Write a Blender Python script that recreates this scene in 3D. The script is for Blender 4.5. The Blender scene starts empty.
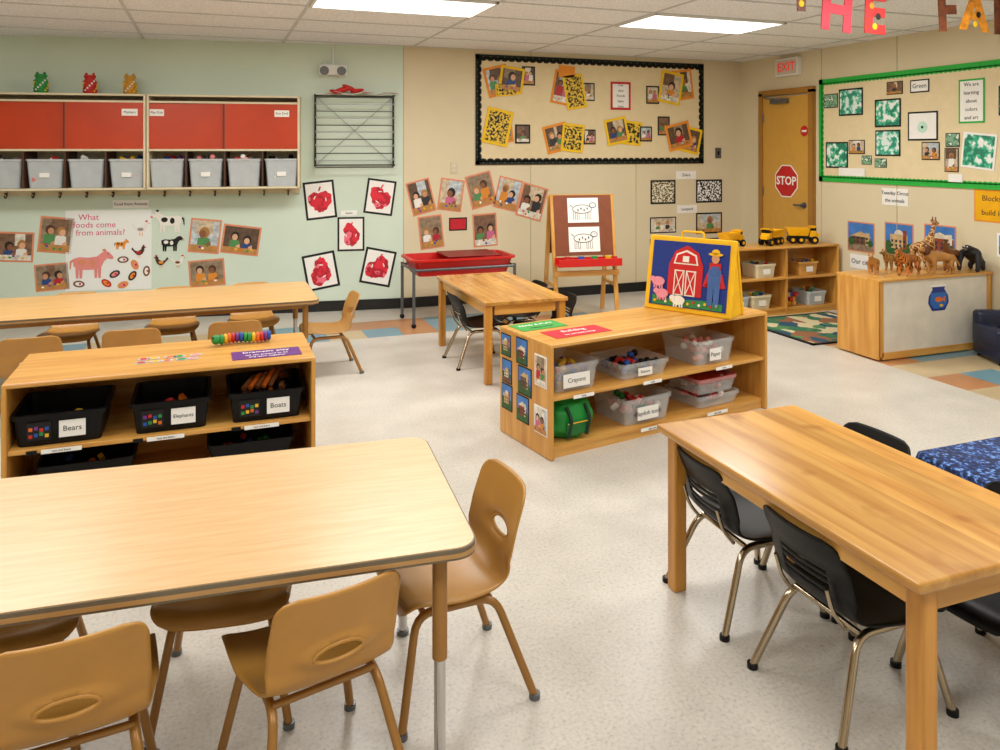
import bpy, bmesh, math, random
from mathutils import Matrix, Vector, Euler, noise
random.seed(7)
pi=math.pi
scn=bpy.context.scene
COL=scn.collection
# ------------------------------------------------------------------ materials
def lin(c):
    return c/12.92 if c<=0.04045 else ((c+0.055)/1.055)**2.4
def rgb(h):
    h=h.lstrip('#'); return tuple(lin(int(h[i:i+2],16)/255) for i in (0,2,4))+(1,)
def newmat(name):
    m=bpy.data.materials.new(name); m.use_nodes=True
    nt=m.node_tree; p=nt.nodes['Principled BSDF']; return m,nt,p
def ramp(nt,stops,interp='LINEAR'):
    r=nt.nodes.new('ShaderNodeValToRGB'); cr=r.color_ramp; cr.interpolation=interp
    while len(cr.elements)>1: cr.elements.remove(cr.elements[-1])
    cr.elements[0].position=stops[0][0]; cr.elements[0].color=stops[0][1]
    for pos,c in stops[1:]:
        e=cr.elements.new(pos); e.color=c
    return r
def sc(c,f): return (min(1,c[0]*f),min(1,c[1]*f),min(1,c[2]*f),1)
MC={}
def M_(name,hexc,rough=.5,metal=0,var=.06,scale=12,bump=0,bscale=60,alpha=1,emit=0,coat=0,detail=3,spec=None):
    if name in MC: return MC[name]
    m,nt,p=newmat(name); c=rgb(hexc)
    tc=nt.nodes.new('ShaderNodeTexCoord'); n=nt.nodes.new('ShaderNodeTexNoise')
    n.inputs['Scale'].default_value=scale; n.inputs['Detail'].default_value=detail
    nt.links.new(tc.outputs['Object'],n.inputs['Vector'])
    r=ramp(nt,[(.3,sc(c,1-var)),(.7,sc(c,1+var))])
    nt.links.new(n.outputs['Fac'],r.inputs['Fac']); nt.links.new(r.outputs['Color'],p.inputs['Base Color'])
    p.inputs['Roughness'].default_value=rough; p.inputs['Metallic'].default_value=metal
    if spec is not None: p.inputs['Specular IOR Level'].default_value=spec
    if coat: p.inputs['Coat Weight'].default_value=coat
    if alpha<1: p.inputs['Alpha'].default_value=alpha
    if emit:
        p.inputs['Emission Color'].default_value=c; p.inputs['Emission Strength'].default_value=emit
    if bump:
        n2=nt.nodes.new('ShaderNodeTexNoise'); n2.inputs['Scale'].default_value=bscale
        nt.links.new(tc.outputs['Object'],n2.inputs['Vector'])
        b=nt.nodes.new('ShaderNodeBump'); b.inputs['Strength'].default_value=bump; b.inputs['Distance'].default_value=.005
        nt.links.new(n2.outputs['Fac'],b.inputs['Height']); nt.links.new(b.outputs['Normal'],p.inputs['Normal'])
    MC[name]=m; return m
def wood(name,c1,c2,axis='x',plank=0,rough=.35,scale=1.0,pv=(.78,1.12),coat=.15):
    m,nt,p=newmat(name); N=nt.nodes; L=nt.links
    tc=N.new('ShaderNodeTexCoord'); mp=N.new('ShaderNodeMapping')
    s={'x':(1.2,14,14),'y':(14,1.2,14),'z':(14,14,1.2)}[axis]
    mp.inputs['Scale'].default_value=[v*scale for v in s]
    L.new(tc.outputs['Object'],mp.inputs['Vector'])
    vec=mp.outputs['Vector']
    if plank:
        sx=N.new('ShaderNodeSeparateXYZ'); L.new(tc.outputs['Object'],sx.inputs[0])
        d=N.new('ShaderNodeMath'); d.operation='DIVIDE'; d.inputs[1].default_value=plank
        L.new(sx.outputs['X' if axis=='y' else 'Y'],d.inputs[0])
        fl=N.new('ShaderNodeMath'); fl.operation='FLOOR'; L.new(d.outputs[0],fl.inputs[0])
        wn=N.new('ShaderNodeTexWhiteNoise'); wn.noise_dimensions='1D'; L.new(fl.outputs[0],wn.inputs['W'])
        ad=N.new('ShaderNodeVectorMath'); ad.operation='MULTIPLY_ADD'; ad.inputs[1].default_value=(9,9,9); L.new(wn.outputs['Color'],ad.inputs[0]); L.new(vec,ad.inputs[2]); vec=ad.outputs[0]
    n=N.new('ShaderNodeTexNoise'); n.inputs['Scale'].default_value=1.6; n.inputs['Detail'].default_value=6; n.inputs['Distortion'].default_value=.6
    L.new(vec,n.inputs['Vector'])
    r=ramp(nt,[(.3,rgb(c2)),(.65,rgb(c1))]); L.new(n.outputs['Fac'],r.inputs['Fac'])
    out=r.outputs['Color']
    if plank:
        mr=N.new('ShaderNodeMapRange'); mr.inputs['To Min'].default_value=pv[0]; mr.inputs['To Max'].default_value=pv[1]
        L.new(wn.outputs['Value'],mr.inputs['Value'])
        n2=N.new('ShaderNodeTexNoise'); n2.inputs['Scale'].default_value=5; n2.inputs['Detail'].default_value=2; L.new(tc.outputs['Object'],n2.inputs['Vector'])
        r2=ramp(nt,[(.0,(.5,.4,.3,1)),(.28,(.72,.62,.5,1)),(.38,(1,1,1,1))]); L.new(n2.outputs['Fac'],r2.inputs['Fac'])
        mu=N.new('ShaderNodeVectorMath'); mu.operation='MULTIPLY'; L.new(out,mu.inputs[0]); L.new(r2.outputs['Color'],mu.inputs[1])
        mx=N.new('ShaderNodeVectorMath'); mx.operation='SCALE'; L.new(mu.outputs[0],mx.inputs[0]); L.new(mr.outputs[0],mx.inputs['Scale'])
        out=mx.outputs[0]
    L.new(out,p.inputs['Base Color']); p.inputs['Roughness'].default_value=rough; p.inputs['Coat Weight'].default_value=coat; p.inputs['Coat Roughness'].default_value=.15
    return m
def blot(name,c1,c2,scale=14,thr=.5,c3=None):
    m,nt,p=newmat(name); N=nt.nodes; L=nt.links
    g=N.new('ShaderNodeNewGeometry'); nz=N.new('ShaderNodeTexNoise'); nz.inputs['Scale'].default_value=scale; nz.inputs['Detail'].default_value=4
    L.new(g.outputs['Position'],nz.inputs['Vector'])
    st=[(thr-.03,rgb(c1)),(thr+.03,rgb(c2))]
    if c3: st+=[(thr+.07,rgb(c2)),(thr+.1,rgb(c3))]
    r=ramp(nt,st); L.new(nz.outputs['Fac'],r.inputs['Fac']); L.new(r.outputs['Color'],p.inputs['Base Color'])
    p.inputs['Roughness'].default_value=.6
    return m

W_BEIGE=M_('wall_paint_beige','#DCCFAE',.6,var=.03,scale=2,bump=.05,bscale=150)
W_GREEN=M_('wall_paint_green','#D0DFCE',.6,var=.03,scale=2,bump=.05,bscale=150)
W_PLAIN=M_('wall_paint_plain','#DDD6C4',.6,var=.03,scale=2)
BLACKB=M_('black_vinyl_base','#131416',.4)
WOODX=wood('birch_plywood_x','#DDA856','#C28638','x')
WOODZ=wood('birch_plywood_z','#D8A14E','#BC7E32','z')
WOODY=wood('birch_plywood_y','#DDA856','#C28638','y')
TBLW=wood('butcher_block_maple','#DCA654','#B97C32','y',plank=.105,rough=.22,coat=.3)
TLEG=wood('maple_leg_wood','#CF923C','#A86E28','z')
LAM=wood('maple_laminate','#DCB888','#D2A874','x',rough=.34,scale=2.5,coat=.05)
LAM2=wood('oak_laminate','#DCB272','#CC9A5C','x',rough=.3,scale=2)
TAN=M_('tan_plastic','#BA863C',.36,var=.05)
TANSTEEL=M_('tan_painted_steel','#9E7034',.35,metal=.2)
EDGE=M_('grey_edge_band','#6E6350',.5)
CHROME=M_('chrome_steel','#C9C9C9',.15,metal=1,var=.02)
BRONZE=M_('bronze_chrome_steel','#B5A68E',.16,metal=1,var=.05)
STEEL=M_('grey_steel','#6C7073',.35,metal=.7)
BLK=M_('black_plastic','#07080B',.45,var=.1,spec=.28)
WHITE=M_('white_paper','#F2F0EA',.7,var=.02)
WPL=M_('white_plastic','#E8E8E2',.4,var=.02)
INK=M_('black_ink','#1A1A1A',.6)
RED=M_('red_plastic','#C41612',.35)
REDDOOR=M_('red_orange_laminate','#BE3A0A',.4,var=.08,scale=3)
ORANGE=M_('orange_paper','#E8912A',.7)
YEL=M_('yellow_paper','#F2C412',.7)
PINKO=M_('peach_paper','#DD8C66',.7)
GREENP=M_('green_paper','#3A9A3E',.7)
BRED=M_('red_paper','#C2192A',.7)
MAG=M_('purple_paper','#5E2074',.6)
BROWN=M_('brown_paper','#7A4720',.7)
BLACKP=M_('black_paper','#0C0C0C',.7)
PINK=M_('pink_paper','#E58C86',.7)
TANP=M_('cream_board_paper','#E4D2A8',.75,var=.03)
CREAM=M_('cream_laminate','#DCCFAE',.5)
CLEAR=M_('clear_plastic','#E9EEF0',.12,alpha=.24)
FROST=M_('frosted_plastic','#D8E0E4',.3,alpha=.6)
DKWOODGAP=M_('dark_divider_wood_gap','#4A2D1A',.5)
YPL=M_('yellow_plastic','#F0B008',.35)
GREENBAG=M_('green_nylon','#109038',.5,var=.15,bump=.4,bscale=20)
DOORP=M_('door_paint_ochre','#CC9A40',.4,var=.03)
DOORF=M_('door_frame_ochre','#A2702A',.45)
PBW=blot('black_white_pattern','#f2f2f2','#151515',50)
PBW2=blot('dark_text_print','#e9e3c8','#5a4a26',60)
PYB=blot('yellow_black_pattern','#e8c23a','#1b1a14',40)
GART=blot('green_painting','#eef3ee','#35b58a',16,.45,'#1f7f63')
GART2=blot('teal_painting','#e2efe8','#58bfa2',20,.48,'#2c8f74')
KART=blot('green_photo','#7fae8c','#2e5a45',30,.5,'#d8e4d0')
APAINT=blot('red_tempera','#E0243A','#B00C24',9,.5,'#F07082')
SKINS=[M_('photo_skin_a','#C98E68',.5),M_('photo_skin_b','#8A5638',.5),M_('photo_skin_c','#DDAA86',.5)]
HAIRS=[M_('photo_hair_a','#1C120C',.5),M_('photo_hair_b','#4A2C18',.5),M_('photo_hair_c','#A9793C',.5)]
SHIRT=[M_('photo_shirt_%d'%i,c,.5) for i,c in enumerate(['#B5202C','#23407E','#E8E4DC','#2B2B30','#4E8A50','#D88A2C','#C8658A'])]
BGS=[M_('photo_bg_%d'%i,c,.5,var=.35,scale=25) for i,c in enumerate(['#C9B79C','#8E7A62','#B8C2C6','#5E4836','#D9D2C4','#7A5A44'])]
PTBL=M_('photo_table','#B98446',.5,var=.2,scale=30)
SKY=M_('photo_sky','#3E78BE',.5,var=.2,scale=8); BLD=[M_('photo_building_%d'%i,c,.5,var=.2,scale=30) for i,c in enumerate(['#C8A878','#8E3E28','#D8CCB4','#6A4A34'])]
TREE=M_('photo_tree','#2F5A2A',.6,var=.4,scale=40)

# ------------------------------------------------------------------ builder
class B:
    def __init__(s): s.v=[];s.f=[];s.fm=[];s.sm=[];s.mats=[];s.T=Matrix()
    def mi(s,m):
        if m not in s.mats: s.mats.append(m)
        return s.mats.index(m)
    def add(s,vs,fs,mat,smooth=False,M=None):
        T=s.T@M if M is not None else s.T
        o=len(s.v); s.v+= [T@Vector(v) for v in vs]; k=s.mi(mat)
        for f in fs: s.f.append([i+o for i in f]); s.fm.append(k); s.sm.append(smooth)
    def addbm(s,bm,mat,smooth=False,M=None):
        bm.verts.index_update()
        s.add([v.co.copy() for v in bm.verts],[[v.index for v in f.verts] for f in bm.faces],mat,smooth,M); bm.free()
    def box(s,x,y,z,sx,sy,sz,mat,rot=(0,0,0),bev=0,seg=2,smooth=False):
        bm=bmesh.new(); bmesh.ops.create_cube(bm,size=1)
        for v in bm.verts: v.co=Vector((v.co.x*sx,v.co.y*sy,v.co.z*sz))
        if bev: bmesh.ops.bevel(bm,geom=bm.edges[:],offset=bev,segments=seg,profile=.5,affect='EDGES')
        s.addbm(bm,mat,smooth,Matrix.Translation((x,y,z))@Euler(rot).to_matrix().to_4x4())
    def cyl(s,p1,p2,r1,mat,r2=None,seg=14,smooth=True):
        r2=r1 if r2 is None else r2
        p1=Vector(p1);p2=Vector(p2);d=p2-p1;q=d.to_track_quat('Z','Y').to_matrix().to_4x4()
        vs=[];
        for r,z in ((r1,0),(r2,d.length)):
            for i in range(seg): a=2*pi*i/seg; vs.append((r*math.cos(a),r*math.sin(a),z))
        M=Matrix.Translation(p1)@q
        s.add(vs,[[i,(i+1)%seg,seg+(i+1)%seg,seg+i] for i in range(seg)],mat,smooth,M)
        s.add(vs,[list(range(seg))[::-1],list(range(seg,2*seg))],mat,False,M)
    def tube(s,pts,r,mat,seg=10,fil=0):
        P=[Vector(p) for p in pts]
        if fil:
            Q=[P[0]]
            for i in range(1,len(P)-1):
                a=(P[i-1]-P[i]);b=(P[i+1]-P[i]);f=min(fil,a.length*.45,b.length*.45)
                A=P[i]+a.normalized()*f;C=P[i]+b.normalized()*f
                for k in range(6):
                    t=k/5; Q.append((1-t)**2*A+2*t*(1-t)*P[i]+t*t*C)
            Q.append(P[-1]);P=Q
        vs=[];n=len(P);prev=None
        for i in range(n):
            d=(P[min(i+1,n-1)]-P[max(i-1,0)]).normalized()
            if prev is None: x=d.orthogonal().normalized()
            else:
                x=prev-d*prev.dot(d)
                x=x.normalized() if x.length>1e-6 else d.orthogonal().normalized()
            prev=x;y=d.cross(x)
            for k in range(seg):
                a=2*pi*k/seg; vs.append(P[i]+x*r*math.cos(a)+y*r*math.sin(a))
        fs=[[i*seg+k,i*seg+(k+1)%seg,(i+1)*seg+(k+1)%seg,(i+1)*seg+k] for i in range(n-1) for k in range(seg)]
        s.add(vs,fs,mat,True); s.add(vs,[list(range(seg))[::-1],list(range((n-1)*seg,n*seg))],mat)
    def poly(s,pts,z,t,mat,M=None):
        n=len(pts); vs=[(p[0],p[1],z) for p in pts]+[(p[0],p[1],z+t) for p in pts]
        fs=[list(range(n))[::-1],list(range(n,2*n))]+[[i,(i+1)%n,n+(i+1)%n,n+i] for i in range(n)]
        s.add(vs,fs,mat,False,M)
    def rc(s,x0,y0,x1,y1,z,mat,t=.0006): s.poly([(x0,y0),(x1,y0),(x1,y1),(x0,y1)],z,t,mat)
    def ell(s,x,y,rx,ry,z,mat,t=.001,rot=0,n=20):
        pts=[]
        for i in range(n):
            a=2*pi*i/n;px=rx*math.cos(a);py=ry*math.sin(a)
            pts.append((x+px*math.cos(rot)-py*math.sin(rot),y+px*math.sin(rot)+py*math.cos(rot)))
        s.poly(pts,z,t,mat)
    def sph(s,loc,r,mat,scale=(1,1,1),rot=(0,0,0),u=16,v=10):
        bm=bmesh.new(); bmesh.ops.create_uvsphere(bm,u_segments=u,v_segments=v,radius=r)
        s.addbm(bm,mat,True,Matrix.Translation(loc)@Euler(rot).to_matrix().to_4x4()@Matrix.Diagonal((*scale,1)))
    def lathe(s,prof,mat,loc=(0,0,0),seg=20,M=None):
        vs=[];n=len(prof)
        for r,z in prof:
            for k in range(seg):
                a=2*pi*k/seg; vs.append((r*math.cos(a),r*math.sin(a),z))
        fs=[[i*seg+k,i*seg+(k+1)%seg,(i+1)*seg+(k+1)%seg,(i+1)*seg+k] for i in range(n-1) for k in range(seg)]
        s.add(vs,fs,mat,True,(M or Matrix())@Matrix.Translation(loc))
    def text(s,txt,size,mat,M,ext=.0006,align='CENTER',bold=0):
        cu=bpy.data.curves.new('t','FONT'); cu.body=txt; cu.size=size; cu.align_x=align; cu.align_y='CENTER'; cu.extrude=ext; cu.resolution_u=2; cu.offset=bold
        ob=bpy.data.objects.new('t',cu); COL.objects.link(ob)
        dg=bpy.context.evaluated_depsgraph_get(); me=ob.evaluated_get(dg).to_mesh()
        s.add([v.co.copy() for v in me.vertices],[list(p.vertices) for p in me.polygons],mat,False,M)
        ob.evaluated_get(dg).to_mesh_clear(); bpy.data.objects.remove(ob); bpy.data.curves.remove(cu)
    def tub(s,x,y,z,w,d,h,mat,taper=.88,r=.02,rim=.008,M=None):
        def ring(w,d,r,z):
            o=[]
            for cx,cy,a0 in ((w/2-r,d/2-r,0),(-w/2+r,d/2-r,90),(-w/2+r,-d/2+r,180),(w/2-r,-d/2+r,270)):
                for k in range(5):
                    a=math.radians(a0+k*22.5); o.append((x+cx+r*math.cos(a),y+cy+r*math.sin(a),z))
            return o
        R=[ring(w*taper,d*taper,r,z),ring(w,d,r,z+h-.02),ring(w+2*rim,d+2*rim,r+rim,z+h-.018),ring(w+2*rim,d+2*rim,r+rim,z+h),ring(w-.006,d-.006,r,z+h),ring(w*taper-.006,d*taper-.006,r,z+.004)]
        n=20; vs=sum(R,[]); fs=[[i*n+k,i*n+(k+1)%n,(i+1)*n+(k+1)%n,(i+1)*n+k] for i in range(len(R)-1) for k in range(n)]
        fs+=[list(range(n))[::-1],list(range(5*n,6*n))]
        s.add(vs,fs,mat,False,M)
    def mesh(s,name):
        me=bpy.data.meshes.new(name); me.from_pydata([tuple(v) for v in s.v],[],s.f)
        for m in s.mats: me.materials.append(m)
        me.polygons.foreach_set('material_index',s.fm); me.polygons.foreach_set('use_smooth',s.sm); me.update()
        return me
    def done(s,name,M=None,center=False):
        if center and s.v:
            mn=Vector([min(v[i] for v in s.v) for i in range(3)]);mx=Vector([max(v[i] for v in s.v) for i in range(3)])
            c=(mn+mx)/2; s.v=[v-c for v in s.v]; M=Matrix.Translation(c)
        ob=bpy.data.objects.new(name,s.mesh(name)); COL.objects.link(ob)
        if M is not None: ob.matrix_world=M
        return ob
def inst(name,me,x,y,z,rot):
    ob=bpy.data.objects.new(name,me); COL.objects.link(ob); ob.location=(x,y,z); ob.rotation_euler=(0,0,math.radians(rot)); return ob
RX90=Matrix.Rotation(pi/2,4,'X')
def TR(x,y,z): return Matrix.Translation((x,y,z))

# ------------------------------------------------------------------ room survey
CH=1.55; CEIL=2.57; F=780.; HY=150.
yaw=math.radians(20.4); fw=Vector((math.sin(yaw),math.cos(yaw))); rt=Vector((math.cos(yaw),-math.sin(yaw)))
BY=7.5; RXW=5.76; KX=1.78
class Wall:
    def __init__(s,p,u):
        s.p=Vector(p); s.u=Vector(u).normalized(); s.n=Vector((s.u.y,-s.u.x))
    def mat(s):
        M=Matrix.Identity(4)
        M.col[0]=(s.u.x,s.u.y,0,0);M.col[1]=(0,0,1,0);M.col[2]=(s.n.x,s.n.y,0,0);M.col[3]=(s.p.x,s.p.y,0,1); return M
    def at(s,px,py,out=0):      # sight line from the survey point onto the wall -> (u,z,depth)
        d=rt*((px-500)/F)+fw; q=s.p+s.n*out
        t=q.dot(s.n)/d.dot(s.n); h=d*t-q
        return h.dot(s.u), CH+(HY-py)*t/F, t
    def rect(s,x0,y0,x1,y1,out=0):
        xm=(x0+x1)/2;ym=(y0+y1)/2
        u,z,t=s.at(xm,ym,out); return u,z,s.at(x1,ym,out)[0]-s.at(x0,ym,out)[0],(y1-y0)*t/F
WB=Wall((KX,BY),(1,0)); WR=Wall((RXW,BY),(0,-1))
gdir=Vector((KX+1.74,BY-8.03)).normalized(); WG=Wall((KX,BY),gdir)

# floor
XL,XR,YB=-3.6,RXW,-1.6
def floormat(name,c,var):
    m,nt,p=newmat(name); N=nt.nodes;L=nt.links;c=rgb(c)
    tc=N.new('ShaderNodeTexCoord')
    n=N.new('ShaderNodeTexNoise'); n.inputs['Scale'].default_value=85; n.inputs['Detail'].default_value=6; n.inputs['Roughness'].default_value=.65; L.new(tc.outputs['Object'],n.inputs['Vector'])
    r=ramp(nt,[(.32,sc(c,1-var*1.6)),(.40,sc(c,1-var*.5)),(.48,c),(.62,sc(c,1+var*.45))]); L.new(n.outputs['Fac'],r.inputs['Fac'])
    n2=N.new('ShaderNodeTexNoise'); n2.inputs['Scale'].default_value=4; n2.inputs['Detail'].default_value=9; n2.inputs['Roughness'].default_value=.6; L.new(tc.outputs['Object'],n2.inputs['Vector'])
    mr=N.new('ShaderNodeMapRange'); mr.inputs['From Min'].default_value=.3; mr.inputs['From Max'].default_value=.7; mr.inputs['To Min'].default_value=.88; mr.inputs['To Max'].default_value=1.06
    L.new(n2.outputs['Fac'],mr.inputs['Value'])
    mx=N.new('ShaderNodeVectorMath'); mx.operation='SCALE'; L.new(r.outputs['Color'],mx.inputs[0]); L.new(mr.outputs[0],mx.inputs['Scale'])
    last=None
    sx=N.new('ShaderNodeSeparateXYZ'); L.new(tc.outputs['Object'],sx.inputs[0])
    for ax in 'XY':
        d=N.new('ShaderNodeMath'); d.operation='DIVIDE'; d.inputs[1].default_value=.305; L.new(sx.outputs[ax],d.inputs[0])
        f=N.new('ShaderNodeMath'); f.operation='FRACT'; L.new(d.outputs[0],f.inputs[0])
        g=N.new('ShaderNodeMath'); g.operation='LESS_THAN'; g.inputs[1].default_value=.008; L.new(f.outputs[0],g.inputs[0])
        if last: 
            mm=N.new('ShaderNodeMath'); mm.operation='MAXIMUM'; L.new(last,mm.inputs[0]); L.new(g.outputs[0],mm.inputs[1]); last=mm.outputs[0]
        else: last=g.outputs[0]
    k=N.new('ShaderNodeMath'); k.operation='MULTIPLY_ADD'; k.inputs[1].default_value=-.08; k.inputs[2].default_value=1; L.new(last,k.inputs[0])
    m2=N.new('ShaderNodeVectorMath'); m2.operation='SCALE'; L.new(mx.outputs[0],m2.inputs[0]); L.new(k.outputs[0],m2.inputs['Scale'])
    L.new(m2.outputs[0],p.inputs['Base Color'])
    rr=N.new('ShaderNodeMapRange'); rr.inputs['To Min'].default_value=.22; rr.inputs['To Max'].default_value=.48; L.new(n2.outputs['Fac'],rr.inputs['Value']); L.new(rr.outputs[0],p.inputs['Roughness'])
    return m
FL=floormat('vinyl_tile_cream','#C6C0B5',.2); FB=floormat('vinyl_tile_blue_grey','#6F95A3',.1); FT=floormat('vinyl_tile_terracotta','#B47E54',.1); FG=floormat('vinyl_tile_sand','#BFAA84',.1)
b=B()
for i in range(-13,21):
    for j in range(-7,29):
        x=i*.305;y=j*.305;cx=x+.15;cy=y+.15;m=FL
        if (6.4<cy<7.02 and cx<3.4) or (4.55<cx<5.45 and 2.2<cy<6.1):
            m=[FB,FT,FB,FG][(i*3+j*2+(i*j)%3)%4]
        b.add([(x,y,0),(x+.305,y,0),(x+.305,y+.305,0),(x,y+.305,0)],[[0,1,2,3]],m)
b.done('floor')
def wallbox(name,p1,p2,mat,h=CEIL,th=.12):
    p1=Vector(p1);p2=Vector(p2);u=(p2-p1).normalized();n=Vector((u.y,-u.x))
    b=B(); a=p1-n*th;c=p2-n*th
    vs=[(p1.x,p1.y,0),(p2.x,p2.y,0),(c.x,c.y,0),(a.x,a.y,0)]; vs+= [(v[0],v[1],h) for v in vs]
    b.add(vs,[[0,1,5,4],[1,2,6,5],[2,3,7,6],[3,0,4,7],[3,2,1,0],[4,5,6,7]],mat); return b.done(name)
gl=Vector((KX,BY))-gdir*((KX-XL)/gdir.x)
wallbox('wall_back',(KX,BY),(RXW+.12,BY),W_BEIGE)
wallbox('wall_back_left',(gl.x,gl.y),(KX,BY),W_GREEN)
wallbox('wall_right',(RXW,BY),(RXW,YB),W_BEIGE)
wallbox('wall_left',(XL,YB),(XL,gl.y+.1),W_PLAIN)
wallbox('wall_rear',(RXW,YB),(XL,YB),W_PLAIN)
def base(name,p1,p2):
    p1=Vector(p1);p2=Vector(p2);u=(p2-p1);L=u.length;u.normalize();n=Vector((u.y,-u.x));c=(p1+p2)/2+n*.006
    b=B(); b.box(0,0,.05,L,.012,.1,BLACKB); b.done(name,TR(c.x,c.y,0)@Matrix.Rotation(math.atan2(u.y,u.x),4,'Z'))
base('baseboard_back',(KX,BY),(RXW,BY)); base('baseboard_back_left',gl,(KX,BY)); base('baseboard_right',(RXW,6.2),(RXW,YB)); base('baseboard_left',(XL,YB),(XL,gl.y))
SEAM=M_('wall_seam','#B9AD88',.6)
b=B(); b.T=WB.mat()
for u in (0.0,1.35,2.6): b.box(u,CEIL/2,.002,.006,CEIL,.004,SEAM)
b.done('trim_1')
b=B(); b.T=WR.mat()
for u in (1.28,2.2): b.box(u,CEIL/2,.002,.006,CEIL,.004,SEAM)
b.done('trim_2')
# ceiling
m,nt,p=newmat('acoustic_ceiling_tile')
tc=nt.nodes.new('ShaderNodeTexCoord'); n=nt.nodes.new('ShaderNodeTexNoise'); n.inputs['Scale'].default_value=60; n.inputs['Detail'].default_value=6
nt.links.new(tc.outputs['Object'],n.inputs['Vector']); r=ramp(nt,[(.34,rgb('#D6DADF')),(.5,rgb('#F2F5FA'))]); nt.links.new(n.outputs['Fac'],r.inputs['Fac']); nt.links.new(r.outputs['Color'],p.inputs['Base Color']); p.inputs['Roughness'].default_value=.9
CT=m; TB=M_('ceiling_tbar','#C8CBCE',.5)
b=B(); b.box((XL+XR)/2,3.4,CEIL+.03,XR-XL+.24,10.3,.06,CT)
GX=.65;GY=5.02
for i in range(-4,6):
    x=GX+i*1.22
    if XL<x<XR: b.box(x,3.35,CEIL-.002,.024,9.9,.006,TB)
for j in range(-11,6):
    y=GY+j*.61
    if YB<y<8.3:
        x1=XR if y<BY else KX
        b.box((XL+x1)/2,y,CEIL-.0025,x1-XL,.024,.006,TB)
b.done('ceiling')
LITE=M_('diffuser_panel','#FFFFFF',.5,emit=2.5,var=0)
for (x,y,en) in [(GX,GY,41),(GX+2.44,GY,41),(GX-2.44,GY,41),(GX-2.44,GY-2.44,17),(GX,GY-2.44,16.5),(GX+2.44,GY-2.44,27),(GX-2.44,GY-4.88,24),(GX,GY-4.88,24),(GX+2.44,GY-4.88,26)]:
    cx=x+.61;cy=y+.305
    b=B(); b.box(0,0,0,1.17,.56,.006,LITE); b.box(0,.29,0,1.2,.02,.012,WPL);b.box(0,-.29,0,1.2,.02,.012,WPL);b.box(.595,0,0,.02,.6,.012,WPL);b.box(-.595,0,0,.02,.6,.012,WPL)
    b.done('fluorescent_ceiling_light',TR(cx,cy,CEIL-.012))
    l=bpy.data.lights.new('troffer','AREA'); l.shape='RECTANGLE'; l.size=1.15; l.size_y=.54; l.energy=en; l.color=(1,.985,.95)
    o=bpy.data.objects.new('troffer_lamp',l); o.location=(cx,cy,CEIL-.03); COL.objects.link(o)

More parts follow.
